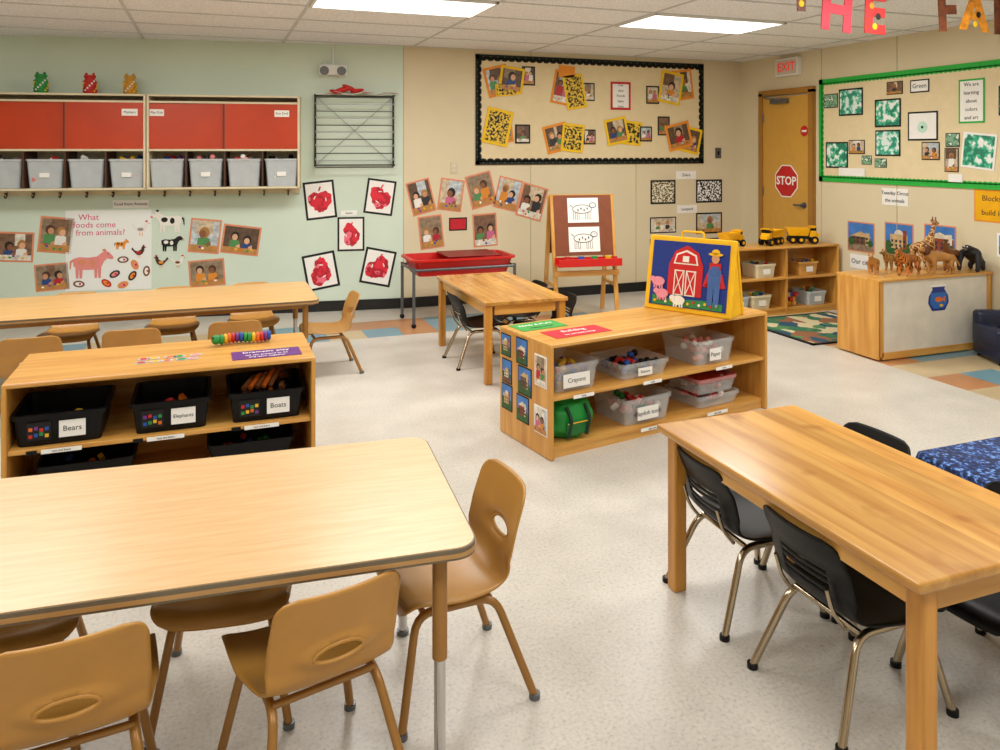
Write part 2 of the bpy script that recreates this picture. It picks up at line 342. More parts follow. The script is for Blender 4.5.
# ------------------------------------------------------------------ chairs
def catmull(P,n):
    P=[P[0]]+P+[P[-1]];out=[];segs=len(P)-3
    for i in range(n):
        t=i/(n-1)*segs;k=min(int(t),segs-1);t-=k
        p0,p1,p2,p3=[Vector(p) for p in P[k:k+4]]
        out.append(.5*((2*p1)+(-p0+p2)*t+(2*p0-5*p1+4*p2-p3)*t*t+(-p0+3*p1-3*p2+p3)*t**3))
    return out
def chairmesh(name,shell,leg,sh,th,style,foot=STEEL):
    prof=[(.18,sh-.035),(.172,sh-.01),(.14,sh+.004),(.06,sh-.004),(-.04,sh-.01),(-.10,sh-.002),(-.14,sh+.03),(-.16,sh+.08),(-.175,sh+.14),(-.195,th-.05),(-.212,th)]
    dense=catmull(prof,300); acc=[0]
    for i in range(1,300): acc.append(acc[-1]+(dense[i]-dense[i-1]).length)
    L=acc[-1]; R=60; C=32; rows=[];j=0
    for i in range(R+1):
        d=L*i/R
        while j<298 and acc[j+1]<d: j+=1
        t=(d-acc[j])/max(1e-9,acc[j+1]-acc[j]); rows.append((d,dense[j].lerp(dense[j+1],t)))
    junc=L-(th-sh)-.02
    def hw(d):
        if d<junc: k=d/junc; w=.175+.006*math.sin(k*pi)-.025*max(0,k-.6)/.4
        else: k=(d-junc)/(L-junc); w=.150+.014*math.sin(min(1,k*1.6)*pi/2)-.016*k
        for e,r in ((d,.05),(L-d,.045)):
            if e<r: w-= r-math.sqrt(max(0,r*r-(r-e)**2))
        return w
    top=L; bh=th-sh
    if style=='slot': holes=[('e',top-bh*.66,.058,.026)]
    else: holes=[('r',top-bh*q,.085,.0055) for q in (.46,.56,.66,.76)]
    bm=bmesh.new(); G=[[None]*(C+1) for _ in range(R+1)]; S=[[None]*(C+1) for _ in range(R+1)]
    for i,(d,p) in enumerate(rows):
        for c in range(C+1): S[i][c]=[(c/C*2-1)*hw(d),d]
    dead=set()
    def inside(s_,d_,hd,a,h):
        y=(d_-hd)/h; 
        if y<0: y*=1.35
        return math.sqrt((s_/a)**2+y*y)
    for kind,hd,a,h in holes:
        for i in range(R):
            for c in range(C):
                s_=(S[i][c][0]+S[i+1][c+1][0])/2; d_=(S[i][c][1]+S[i+1][c+1][1])/2
                if kind=='e':
                    if inside(s_,d_,hd,a,h)<1: dead.add((i,c))
                elif abs(s_)<a and abs(d_-hd)<=max(h,L/R/2+1e-6): dead.add((i,c))
    if style=='slot':
        kind,hd,a,h=holes[0]
        for i in range(R+1):
            for c in range(C+1):
                adj=[(i-1,c-1),(i-1,c),(i,c-1),(i,c)]; k=sum(q in dead for q in adj)
                if 0<k<4:
                    l=inside(S[i][c][0],S[i][c][1],hd,a,h)
                    if l>0: S[i][c]=[S[i][c][0]/l,hd+(S[i][c][1]-hd)/l]
    def p3(s_,d):
        i=min(max(d/L*R,0),R-1e-6);k=int(i);t=i-k; p=rows[k][1].lerp(rows[k+1][1],t); q=min(1,abs(s_)/.16)
        back=min(1,max(0,(d-junc)/.08)); x=p.x+back*.03*q**2.2; z=p.y+(1-back)*.016*q**3
        if style=='slot':
            l=inside(s_,d,holes[0][1],holes[0][2],holes[0][3])
            if l<1.7: x-=.010*(1.7-l)/.7
        return (x,s_,z)
    for i in range(R+1):
        for c in range(C+1): G[i][c]=bm.verts.new(p3(*S[i][c]))
    for i in range(R):
        for c in range(C):
            if (i,c) not in dead: bm.faces.new((G[i][c],G[i+1][c],G[i+1][c+1],G[i][c+1]))
    loose=[v for v in bm.verts if not v.link_faces]; bmesh.ops.delete(bm,geom=loose,context='VERTS')
    bmesh.ops.recalc_face_normals(bm,faces=bm.faces[:])
    bmesh.ops.solidify(bm,geom=bm.faces[:],thickness=.007)
    b=B(); b.addbm(bm,shell,True)
    if style=='slot':
        kind,hd,a,h=holes[0]; ring=[]
        for k in range(33):
            an=2*pi*k/32; y=math.sin(an)*h; 
            if y<0: y/=1.35
            q=p3(math.cos(an)*a*1.02,hd+y*1.02); ring.append((q[0]-.003,q[1],q[2]))
        b.tube(ring,.0055,shell,8)
    r=.0115
    for sy in (-1,1):
        b.tube([(.185,sy*.175,.012),(.13,sy*.125,sh-.035),(-.10,sy*.125,sh-.035),(-.20,sy*.175,.012)],r,leg,10,.05)
        for fx in (.186,-.202): b.cyl((fx,sy*.176,0),(fx,sy*.176,.016),.016,foot,seg=12)
        if style!='slot': b.tube([(-.115,sy*.10,sh-.03),(-.158,sy*.10,sh+.02),(-.18,sy*.10,sh+.09)],.006,leg,8,.03)
    for fx in (.11,-.085): b.tube([(fx,-.125,sh-.035),(fx,.125,sh-.035)],.009,leg,8)
    return b.mesh(name)
TC=chairmesh('tan_chair',TAN,TANSTEEL,.32,.575,'slot')
KC=chairmesh('black_chair',BLK,BRONZE,.285,.515,'rib',BLK)
SC=chairmesh('small_tan_chair',M_('honey_plastic','#B98640',.4),TANSTEEL,.29,.53,'slot')
for x,y,r in [(.235,1.955,103),(-.29,1.965,96),(.65,2.20,183),(.05,2.37,262),(-.5,2.42,272)]: inst('plastic_school_chair',TC,x,y,0,r)
for x,y,r in [(1.735,2.235,-2),(1.725,1.75,0),(2.11,2.2,182),(2.13,1.62,184),(1.84,5.42,0),(2.24,5.12,180),(2.24,5.64,180)]: inst('black_school_chair',KC,x,y,0,r)
for x,y,r in [(-.93,5.08,92),(-.42,5.1,90),(.15,5.12,88),(.78,5.58,182),(-.9,6.1,268),(-.25,6.1,270),(.3,6.1,272)]: inst('plastic_school_chair',SC,x,y,0,r)

# ------------------------------------------------------------------ tables
def rrect(w,d,r,n=8):
    o=[]
    for cx,cy,a0 in ((w/2-r,d/2-r,0),(-w/2+r,d/2-r,90),(-w/2+r,-d/2+r,180),(w/2-r,-d/2+r,270)):
        for k in range(n+1):
            a=math.radians(a0+90*k/n); o.append((cx+r*math.cos(a),cy+r*math.sin(a)))
    return o
def lamtable(name,w,d,h,mat,M):
    b=B()
    b.poly(rrect(w,d,.06),h-.028,.026,EDGE); b.poly(rrect(w-.008,d-.008,.057),h-.004,.004,mat)
    b.poly(rrect(w+.004,d+.004,.062),h-.022,.010,M_('tan_edge_band','#B58A55',.5))
    for sx in (-1,1):
        for sy in (-1,1):
            x=sx*(w/2-.085);y=sy*(d/2-.075)
            b.cyl((x,y,.30),(x,y,h-.028),.019,TANSTEEL,seg=16); b.cyl((x,y,.012),(x,y,.31),.0145,CHROME,seg=14); b.cyl((x,y,0),(x,y,.014),.02,STEEL,seg=14)
            b.box(x,y,h-.033,.09,.09,.008,TANSTEEL)
        b.box(sx*(w/2-.085),0,h-.045,.02,d-.2,.03,TANSTEEL)
    for sy in (-1,1): b.box(0,sy*(d/2-.075),h-.045,w-.2,.02,.03,TANSTEEL)
    return b.done(name,M)
lamtable('laminate_activity_table',1.83,.75,.60,LAM,TR(-.272,2.22,0)@Matrix.Rotation(math.radians(-4.6),4,'Z'))
lamtable('laminate_activity_table',2.44,.80,.56,LAM2,TR(-.54,5.64,0))
def woodtable(name,x0,x1,y0,y1,h,lg=.05,ins=.032):
    w=x1-x0;d=y1-y0;b=B()
    b.box(0,0,h-.013,w,d,.026,TBLW,bev=.006)
    for sx in (-1,1):
        for sy in (-1,1): b.box(sx*(w/2-lg/2-ins),sy*(d/2-lg/2-.02),(h-.026)/2,lg,lg,h-.026,TLEG,bev=.007)
        b.box(sx*(w/2-.032-ins),0,h-.06,.022,d-.14,.07,WOODY)
    for sy in (-1,1): b.box(0,sy*(d/2-.05),h-.06,w-.16,.022,.07,WOODX)
    return b.done(name,TR((x0+x1)/2,(y0+y1)/2,0))
woodtable('wooden_table',1.49,2.10,1.31,2.41,.575)
woodtable('wooden_table',1.69,2.29,4.82,6.0,.55,.05,.01)

# ------------------------------------------------------------------ shelves
def shelf(b,L,D,H,levels=(.27,),t=.02,back=True,div=()):
    for x in (t/2,L-t/2): b.box(x,D/2,H/2-.004,t,D,H-.01,WOODZ,bev=.006)
    b.box(L/2,D/2,H-t/2,L,D,t,WOODX,bev=.006)
    b.box(L/2,D/2+.01,.05,L-2*t,D-.03,t,WOODX); b.box(L/2,.04,.02,L-2*t,.02,.04,WOODX)
    for z in levels: b.box(L/2,D/2+.005,z,L-2*t,D-.02,t,WOODX,bev=.003)
    if back: b.box(L/2,D-.01,H/2,L-2*t,.012,H-2*t,WOODX)
    for x in div: b.box(x,D/2+.005,H/2,t,D-.03,H-2*t,WOODZ)
def label(b,x,y,z,w,h,txt,paper=WHITE,ts=None,tilt=0):
    M=TR(x,y,z)@Matrix.Rotation(tilt,4,'X')@RX90
    b.poly([(-w/2,-h/2),(w/2,-h/2),(w/2,h/2),(-w/2,h/2)],0,.0015,paper,M)
    if txt: b.text(txt,ts or h*.6,INK,M@TR(0,0,.0018))
TOYC=[M_('toy_red','#C0241C'),M_('toy_blue','#2050A8'),M_('toy_green','#2A8E40'),M_('toy_yellow','#E4B41C'),M_('toy_orange','#D8691A'),M_('toy_purple','#6E3084')]
def fill(b,x,y,z,w,d,h,n,cols,r=.018):
    for i in range(n):
        px=x+random.uniform(-.5,.5)*w;py=y+random.uniform(-.5,.5)*d;pz=z+random.uniform(0,1)*h
        c=random.choice(cols)
        if i%3==0: b.sph((px,py,pz),r,c,u=10,v=6)
        else: b.box(px,py,pz,r*2.2,r*1.3,r*1.2,c,rot=(random.random(),random.random(),random.random()*3),bev=r*.15)
ML=TR(-.80,3.69,0)
b=B(); shelf(b,1.26,.53,.59,(.30,)); b.done('wooden_toy_shelf',ML)
LZ=.31
for k,(x,w,txt,cols) in enumerate([(.205,.36,'Bears',TOYC),(.64,.33,'Elephants',[TOYC[0],TOYC[4],TOYC[3]]),(1.045,.34,'Boats',[TOYC[4],BROWN,BLK])]):
    b=B(); b.tub(0,0,0,w-.02,.34,.135,BLK,.92,rim=.012)
    if k<2: fill(b,0,0,.03,w*.6,.22,.04,26,cols)
    else:
        for q in range(5): b.tube([(-.1+q*.03,-.08,.13),(-.05+q*.03,0,.16+.008*q),(.03+q*.02,.06,.13)],.012,[BROWN,TOYC[4]][q%2],8,.03)
        fill(b,0,0,.08,w*.6,.2,.05,14,cols)
    label(b,.05,-.172,.065,.10,.07,txt,ts=.032 if k!=1 else .022); label(b,-.075,-.172,.065,.09,.075,'',paper=BLACKP)
    for q in range(8): b.box(-.105+(q%4)*.02,-.1745,.045+.025*(q//4)+.004*(q%3),.014,.002,.014,TOYC[(q+k)%6])
    b.done('toy_storage_bin',ML@TR(x,.205,LZ+.001))
for k,(x,w) in enumerate([(.30,.4),(.98,.4)]):
    b=B(); b.tub(0,0,0,w-.03,.30,.15,BLK,.86); fill(b,0,0,.05,w*.6,.2,.05,18,TOYC); b.done('toy_storage_bin',ML@TR(x,.22,.061))
b=B()
for x in (.22,.62,1.02): label(b,x,-.0035,.30,.15,.018,'toys and bears',ts=.012); b.box(x-.11,-.003,.30,.04,.002,.016,BLK)
b.done('shelf_label_strip',ML)
b=B(); 
for i in range(13):
    a=(i-6)*.02; M=TR(a*.95,.02*math.sin(i*.5),.028)@Matrix.Rotation(pi/2,4,'Y')
    b.lathe([(0,-.009),(.020,-.009),(.027,0),(.020,.009),(0,.009)],TOYC[[2,3,4,0,5,1,2][i%7]],M=M)
b.sph((-.14,0,.03),.024,TOYC[2]); b.sph((-.155,-.012,.042),.006,INK); b.sph((-.155,.012,.042),.006,INK)
b.done('caterpillar_toy',ML@TR(.965,.39,.591)@Matrix.Rotation(.1,4,'Z')@Matrix.Scale(.98,4))
b=B(); b.box(0,0,.001,.31,.15,.002,MAG); b.text('Dramatic play',.038,WHITE,TR(0,.038,.0025)); b.text('we can pretend to be',.022,WHITE,TR(0,-.012,.0025));b.text('and learn together',.022,WHITE,TR(0,-.048,.0025)); b.done('purple_sign_sheet',ML@TR(1.05,.14,.5905)@Matrix.Rotation(.02,4,'Z'))
b=B()
for i in range(10):
    x=(i%5-2)*.055+.008*math.sin(i*3);y=(i//5-.5)*.06
    b.ell(x,y,.026,.023,.0005,M_('sticker_grey','#B9BEC4',.4),.001); b.ell(x,y,.018,.015,.0015,[TOYC[0],TOYC[3],TOYC[4],TOYC[2],PINK][i%5],.001,rot=i)
b.done('fruit_sticker_sheet',ML@TR(.62,.20,.5905))

def kidphoto(b,w,h,seed,z=.003):
    R=random.Random(seed); x0,x1,y0,y1=-w/2,w/2,-h/2,h/2
    b.rc(x0,y0,x1,y1,z,R.choice(BGS))
    b.rc(x0+w*R.uniform(.0,.5),y0+h*.55,x0+w*R.uniform(.6,1),y1,z+.0003,R.choice(BGS))
    kids=R.choice([1,2,2]) 
    for k in range(kids):
        cx=x0+w*(.5 if kids==1 else (.3+.4*k))+R.uniform(-.05,.05)*w; s=min(w,h)*(.21 if kids==1 else .17)
        cy=y0+h*R.uniform(.5,.68); sk=R.choice(SKINS);hr=R.choice(HAIRS);st=R.choice(SHIRT); zz=z+.0008+.0012*k
        b.poly([(cx-s*1.2,y0),(cx+s*1.2,y0),(cx+s*1.05,cy-s*1.0),(cx+s*.4,cy-s*.7),(cx-s*.4,cy-s*.7),(cx-s*1.05,cy-s*1.0)],zz,.0004,st)
        b.ell(cx,cy+s*.15,s*.92,s*1.02,zz+.0002,hr,.0004,n=14); b.ell(cx+s*R.uniform(-.35,.35),cy-s*.15,s*.62,s*.72,zz+.0006,sk,.0004,n=14)
        b.poly([(cx+s*.5,y0+h*.12),(cx+s*1.3,y0+h*.2),(cx+s*1.2,y0+h*.34),(cx+s*.4,y0+h*.26)],zz+.0006,.0004,sk)
    b.rc(x0,y0,x1,y0+h*.2,z+.0034,R.choice([PTBL,PTBL,BGS[4]]))
    for q in range(4): b.ell(x0+w*R.uniform(.1,.9),y0+h*R.uniform(.06,.2),w*.05,h*.04,z+.004,R.choice(TOYC+[WHITE]),.0004,n=8)
def bldphoto(b,w,h,seed,z=.003):
    R=random.Random(seed); x0,x1,y0,y1=-w/2,w/2,-h/2,h/2
    b.rc(x0,y0,x1,y1,z,SKY); k=seed%4
    bw=w*R.uniform(.32,.46); t=y0+h*R.uniform(.5,.72); m1=BLD[k]
    b.rc(-bw,y0+h*.2,bw,t,z+.0006,m1)
    if k%2: b.poly([(-bw*1.1,t),(bw*1.1,t),(0,t+h*.2)],z+.0006,.0006,BLD[(k+1)%4])
    else: b.ell(0,t,bw*.5,h*.16,z+.0005,BLD[(k+2)%4],.0006)
    b.rc(bw*.5,y0+h*.2,bw*.9,t+h*.15,z+.0009,BLD[(k+1)%4])
    for i in range(4):
        for j in range(2): b.rc(-bw*.85+i*bw*.46,y0+h*(.28+.14*j),-bw*.85+i*bw*.46+bw*.22,y0+h*(.36+.14*j),z+.0016,M_('photo_window','#26303A'))
    b.rc(x0,y0,x1,y0+h*.22,z+.0014,R.choice([TREE,BLD[3],BGS[1]])); b.ell(x0+w*.12,y0+h*.32,w*.12,h*.15,z+.0018,TREE,n=12); b.ell(x1-w*.12,y0+h*.3,w*.1,h*.13,z+.0018,TREE,n=12)

# shelf middle
SD=.50
MM=TR(1.588,3.544,0)@Matrix.Rotation(math.radians(10.2),4,'Z')
b=B(); shelf(b,1.57,SD,.58,(.30,))
b0=b.T
for i,(y,z,bl,w,h) in enumerate([(.43,.49,1,.10,.12),(.27,.49,1,.11,.14),(.42,.35,1,.10,.13),(.24,.34,1,.13,.15),(.42,.21,1,.11,.14),(.26,.19,1,.12,.14),(.09,.43,0,.11,.16),(.09,.18,0,.12,.14)]):
    b.T=TR(-.0005,y,z)@Matrix.Rotation(-pi/2,4,'Z')@RX90
    b.rc(-w/2,-h/2,w/2,h/2,0,BLACKP if bl else WHITE,.002)
    (bldphoto if bl else kidphoto)(b,w*.9,h*.9,40+i,.002)
b.T=b0
b.done('wooden_toy_shelf',MM)
def cbin(x,z,w,d,h,txt,cols,y=.20,mat=CLEAR,n=24,lw=.5):
    b=B(); b.tub(0,0,0,w,d,h,mat,.9)
    if n: fill(b,0,0,.025,w*.72,d*.68,h*.55,n,cols,.02)
    if txt: label(b,-.01,-d/2-.006,h*.42,w*lw,h*.5,txt,ts=h*.24)
    return b.done('clear_storage_bin',MM@TR(x,y,z+.001))
cbin(.20,.31,.27,.3,.14,'Crayons',TOYC,n=30,lw=.62)
cbin(.66,.31,.33,.3,.085,'Scissors',[TOYC[0],BLK,BLK,TOYC[1]],n=60,lw=.3)
cbin(1.19,.31,.30,.3,.14,'Paper',[WHITE,WPL,PINK],n=26,lw=.3)
cbin(.68,.06,.33,.3,.14,'Playdoh tools',[PINK,WHITE,TOYC[0],TOYC[2]],n=36,lw=.45)
cbin(1.22,.06,.32,.3,.07,'',[TOYC[0],WHITE,PINK],n=24)
b=B(); b.tub(0,0,0,.30,.28,.09,CLEAR,.9);b.tub(0,0,.068,.305,.285,.024,M_('red_rim_plastic','#B92B2B',.3),1.0,rim=.004); fill(b,0,0,.02,.2,.2,.04,22,[WHITE,PINK,TOYC[0]]); b.done('red_rim_storage_bin',MM@TR(1.22,.20,.136))
b=B(); 
for x in (.2,.66,1.2): label(b,x,-.004,.30,.13,.018,'tools',ts=.014)
for x in (.66,1.15): label(b,x,-.002,.05,.16,.018,'play tools',ts=.014); 
b.done('shelf_label_strip',MM)
bm=bmesh.new(); bmesh.ops.create_icosphere(bm,subdivisions=4,radius=1)
for v in bm.verts:
    c=v.co.copy(); s=1+.20*noise.noise(c*2.2)+.08*noise.noise(c*6)
    v.co=Vector((max(-.85,min(.85,c.x*s))*.155,max(-.85,min(.85,c.y*s))*.12,max(-.8,c.z*s)*.118+.095))
b=B(); b.addbm(bm,GREENBAG,True)
DS=M_('dark_strap','#0C3016',.7)
for x in (-.06,.055): b.tube([(x,-.09,.17),(x+.01,-.125,.11),(x-.005,-.115,.02)],.010,DS,8,.02)
b.tube([(-.04,-.02,.18),(-.03,-.03,.21),(.03,-.03,.21),(.04,-.02,.18)],.007,YPL,8,.02)
b.box(0,-.108,.06,.15,.02,.07,M_('dark_green_pocket','#0E6B2C',.6),rot=(.1,0,.05),bev=.008); b.tube([(-.07,-.12,.09),(.07,-.122,.092)],.003,YPL,6)
b.done('green_backpack',MM@TR(.20,.155,.061))
b=B(); b.box(0,0,.001,.29,.16,.002,GREENP); b.text('READ & PLAY',.037,WHITE,TR(0,.025,.0025)); b.text('writing center',.027,INK,TR(0,-.035,.0025)); b.done('green_sign_sheet',MM@TR(.18,.39,.5805))
b=B(); b.box(0,0,.001,.36,.16,.002,BRED); b.text('Building',.048,WHITE,TR(0,.03,.0025)); b.text('we can build things',.026,WHITE,TR(0,-.035,.0025)); b.done('red_sign_sheet',MM@TR(.28,.17,.5805))
# quiet book
D0=MM@Vector((1.02,.48,.581)); D1=MM@Vector((1.21,-.045,.581)); U=(D1-D0); Lb=U.length; U.normalize(); Nn=Vector((U.y,-U.x,0))
Mq=Matrix.Identity(4); Mq.col[0]=(*U,0);Mq.col[1]=(0,0,1,0);Mq.col[2]=(*Nn,0);Mq.col[3]=(*((D0+D1)/2),1)
FB_=M_('blue_felt','#122C7C',.8,var=.1,scale=80); YF=M_('yellow_felt','#ECB40C',.8)
RF=M_('red_felt','#C01814',.8); WF=M_('white_felt','#E6E0D2',.8); PF=M_('pink_felt','#E08A98',.8)
b=B(); H=.45; tl=math.radians(-11)
b.T=Matrix.Rotation(tl,4,'X')
b.box(0,H/2,-.012,Lb,H,.024,YF,bev=.008); w=Lb
b.box(0,H/2,.002,w-.065,H-.06,.006,FB_)
z=.006
b.poly([(-.13,.10),(.09,.10),(.09,.28),(.055,.36),(-.02,.40),(-.095,.36),(-.13,.28)],z,.004,RF)
b.poly([(-.10,.285),(.06,.285),(.045,.345),(-.02,.372),(-.085,.345)],z+.003,.003,WF); b.poly([(-.088,.293),(.048,.293),(.036,.338),(-.02,.36),(-.076,.338)],z+.005,.003,RF)
for (x0,y0,x1,y1) in [(-.09,.10,-.025,.25),(-.015,.10,.05,.25)]:
    b.poly([(x0,y0),(x1,y0),(x1,y1),(x0,y1)],z+.003,.002,WF); b.poly([(x0+.007,y0+.007),(x1-.007,y0+.007),(x1-.007,y1-.007),(x0+.007,y1-.007)],z+.004,.002,RF)
    b.tube([(x0+.005,y0+.005,z+.007),(x1-.005,y1-.005,z+.007)],.003,WF,6); b.tube([(x0+.005,y1-.005,z+.007),(x1-.005,y0+.005,z+.007)],.003,WF,6)
b.poly([(-.04,.30),(0,.30),(0,.335),(-.04,.335)],z+.008,.002,WF)
DN=M_('denim_felt','#3E5E96',.8); SK=M_('skin_felt','#C98E64',.8)
b.poly([(.13,.06),(.16,.06),(.165,.18),(.17,.06),(.20,.06),(.205,.27),(.125,.27)],z+.002,.004,DN); b.poly([(.12,.25),(.21,.25),(.235,.17),(.22,.165),(.20,.22),(.20,.31),(.13,.31),(.13,.22),(.108,.165),(.095,.17)],z+.001,.004,RF)
b.poly([(.14,.24),(.19,.24),(.19,.29),(.14,.29)],z+.006,.002,DN)
b.ell(.165,.335,.024,.028,z+.003,SK,.004); b.ell(.165,.36,.045,.010,z+.006,YF,.003); b.ell(.165,.372,.024,.018,z+.006,YF,.003)
for x,y,m_ in [(-.16,.10,PF),(-.19,.17,PF),(-.05,.07,WF)]:
    b.ell(x,y,.042,.028,z+.006,m_,.004); b.ell(x-.038,y+.012,.018,.016,z+.008,m_,.004)
    for q in (-.025,-.01,.012,.027): b.box(x+q,y-.03,z+.007,.009,.022,.004,m_)
b.poly([(-.225,.035),(.225,.035),(.225,.075),(.1,.085),(-.1,.07),(-.225,.09)],z,.003,M_('green_felt','#2F7A3C',.8))
for q in range(12): b.ell(-.205+q*.036,.055+.01*(q%2),.008,.008,z+.003,[YF,RF,WF][q%3],.003)
b.tube([(-.07,H-.005,-.012),(-.07,H+.035,-.012),(.07,H+.035,-.012),(.07,H-.005,-.012)],.007,YF,8,.02)
b.T=TR(0,0,-.20)@Matrix.Rotation(-tl,4,'X'); b.box(0,H/2,.012,Lb,H,.022,YF,bev=.008)
b.T=Matrix(); b.poly([(-Lb/2+.01,.002),(Lb/2-.01,.002),(Lb/2-.01,.004),(-Lb/2+.01,.004)],-.19,.18,YF)
for sx in (-1,1): b.add([(sx*(Lb/2-.01),.004,-.01),(sx*(Lb/2-.01),.004,-.19),(sx*(Lb/2-.01),H-.03,-.115),(sx*(Lb/2-.01),H-.03,-.09),(sx*(Lb/2-.016),.004,-.01),(sx*(Lb/2-.016),.004,-.19),(sx*(Lb/2-.016),H-.03,-.115),(sx*(Lb/2-.016),H-.03,-.09)],[[0,1,2,3],[7,6,5,4]],YF)
b.done('felt_farm_quiet_book',Mq)

# corner shelf
MC_=TR(4.38,5.93,0)
b=B(); shelf(b,1.33,.34,.64,(.34,),div=(.72,)); b.done('wooden_toy_shelf',MC_)
for x,z,m_ in [(.50,.35,CREAM),(1.0,.35,WOODX),(1.1,.06,FROST),(.45,.06,CREAM),(.2,.06,FROST)]:
    b=B(); b.tub(0,0,0,.22,.24,.13,m_,.9); fill(b,0,0,.06,.16,.16,.08,20,[TOYC[0],YPL,BROWN,TOYC[1],TOYC[2]]); label(b,0,-.125,.06,.08,.05,'',paper=WHITE); b.done('block_storage_bin',MC_@TR(x,.16,z+.001))
b=B()
for q in range(9): b.box(.10+.045*(q%3)+.01*(q//3),.08+.02*(q%2),.022+.042*(q//3),.04,.04,.04,[TOYC[0],TOYC[3],WOODX,TOYC[1]][q%4],bev=.003)
b.done('toy_block_stack',MC_@TR(.68,.03,.06))
def truck(M):
    b=B()
    b.box(0,0,.05,.24,.085,.02,BLK,bev=.003)
    b.box(.085,0,.085,.06,.085,.06,YPL,bev=.008); b.box(.09,0,.13,.045,.075,.035,BLK,bev=.004); b.box(.09,0,.15,.055,.085,.008,YPL)
    b.box(.125,0,.075,.03,.07,.035,YPL,bev=.005)
    b.add([(-.12,-.055,.07),(.04,-.045,.07),(.04,.045,.07),(-.12,.055,.07),(-.145,-.06,.135),(.055,-.06,.135),(.055,.06,.135),(-.145,.06,.135),(-.11,-.048,.078),(.035,-.04,.078),(.035,.04,.078),(-.11,.048,.078),(-.138,-.052,.135),(.047,-.052,.135),(.047,.052,.135),(-.138,.052,.135)],
      [[3,2,1,0],[0,1,5,4],[1,2,6,5],[2,3,7,6],[3,0,4,7],[8,9,10,11],[12,13,9,8],[13,14,10,9],[14,15,11,10],[15,12,8,11],[4,5,13,12],[5,6,14,13],[6,7,15,14],[7,4,12,15]],YPL)
    b.box(.075,0,.142,.05,.11,.006,YPL)
    for x in (-.09,-.02,.095):
        for sy in (-1,1):
            b.cyl((x,sy*.035,.033),(x,sy*.06,.033),.033,BLK,seg=18); b.cyl((x,sy*.06,.033),(x,sy*.062,.033),.015,YPL,seg=12)
    b.done('toy_dump_truck',M)
truck(MC_@TR(.22,.18,.641)@Matrix.Rotation(.3,4,'Z'));truck(MC_@TR(.67,.18,.641)@Matrix.Rotation(-2.75,4,'Z')@Matrix.Scale(1.05,4));truck(MC_@TR(1.04,.18,.641)@Matrix.Rotation(-.5,4,'Z')@Matrix.Scale(1.1,4)); 

# cabinet with fishbowl
MF=TR(4.58,4.38,0)
b=B(); Lc=1.16
b.box(.01,.2,.30,.02,.40,.58,WOODZ,bev=.005);b.box(Lc-.01,.2,.30,.02,.40,.58,WOODZ,bev=.005);b.box(Lc/2,.2,.59,Lc,.42,.02,WOODX,bev=.005);b.box(Lc/2,.2,.04,Lc-.04,.38,.02,WOODX);b.box(Lc/2,.21,.31,Lc-.04,.36,.018,WOODX)
b.box(Lc/2,.012,.31,Lc-.08,.008,.54,M_('grey_scuffed_panel','#D6D0C4',.6,var=.08,scale=7,detail=6))
b.box(.03,.008,.31,.04,.016,.56,WOODZ); b.box(Lc-.03,.008,.31,.04,.016,.56,WOODZ);b.box(Lc/2,.008,.035,Lc-.08,.016,.05,WOODX)
b.T=TR(.60,.0075,.43)@RX90@Matrix.Scale(1.3,4)
BD=M_('fishbowl_blue','#0F2C80',.4)
b.poly([(-.055,.075),(.055,.075),(.045,.05),(.075,.01),(.08,-.03),(.05,-.075),(-.05,-.075),(-.08,-.03),(-.075,.01),(-.045,.05)],0,.002,BD)
b.poly([(-.06,.03),(.06,.03),(.066,-.03),(.04,-.062),(-.04,-.062),(-.066,-.03)],.002,.001,M_('water_blue','#2464B4',.4))
b.ell(0,-.01,.03,.015,.003,TOYC[4]); b.poly([(.026,-.01),(.048,.008),(.048,-.028)],.003,.001,TOYC[4]); b.ell(.02,-.045,.015,.008,.003,TOYC[3])
b.box(0,.07,.002,.115,.012,.004,WPL)
b.done('wooden_cabinet',MF)
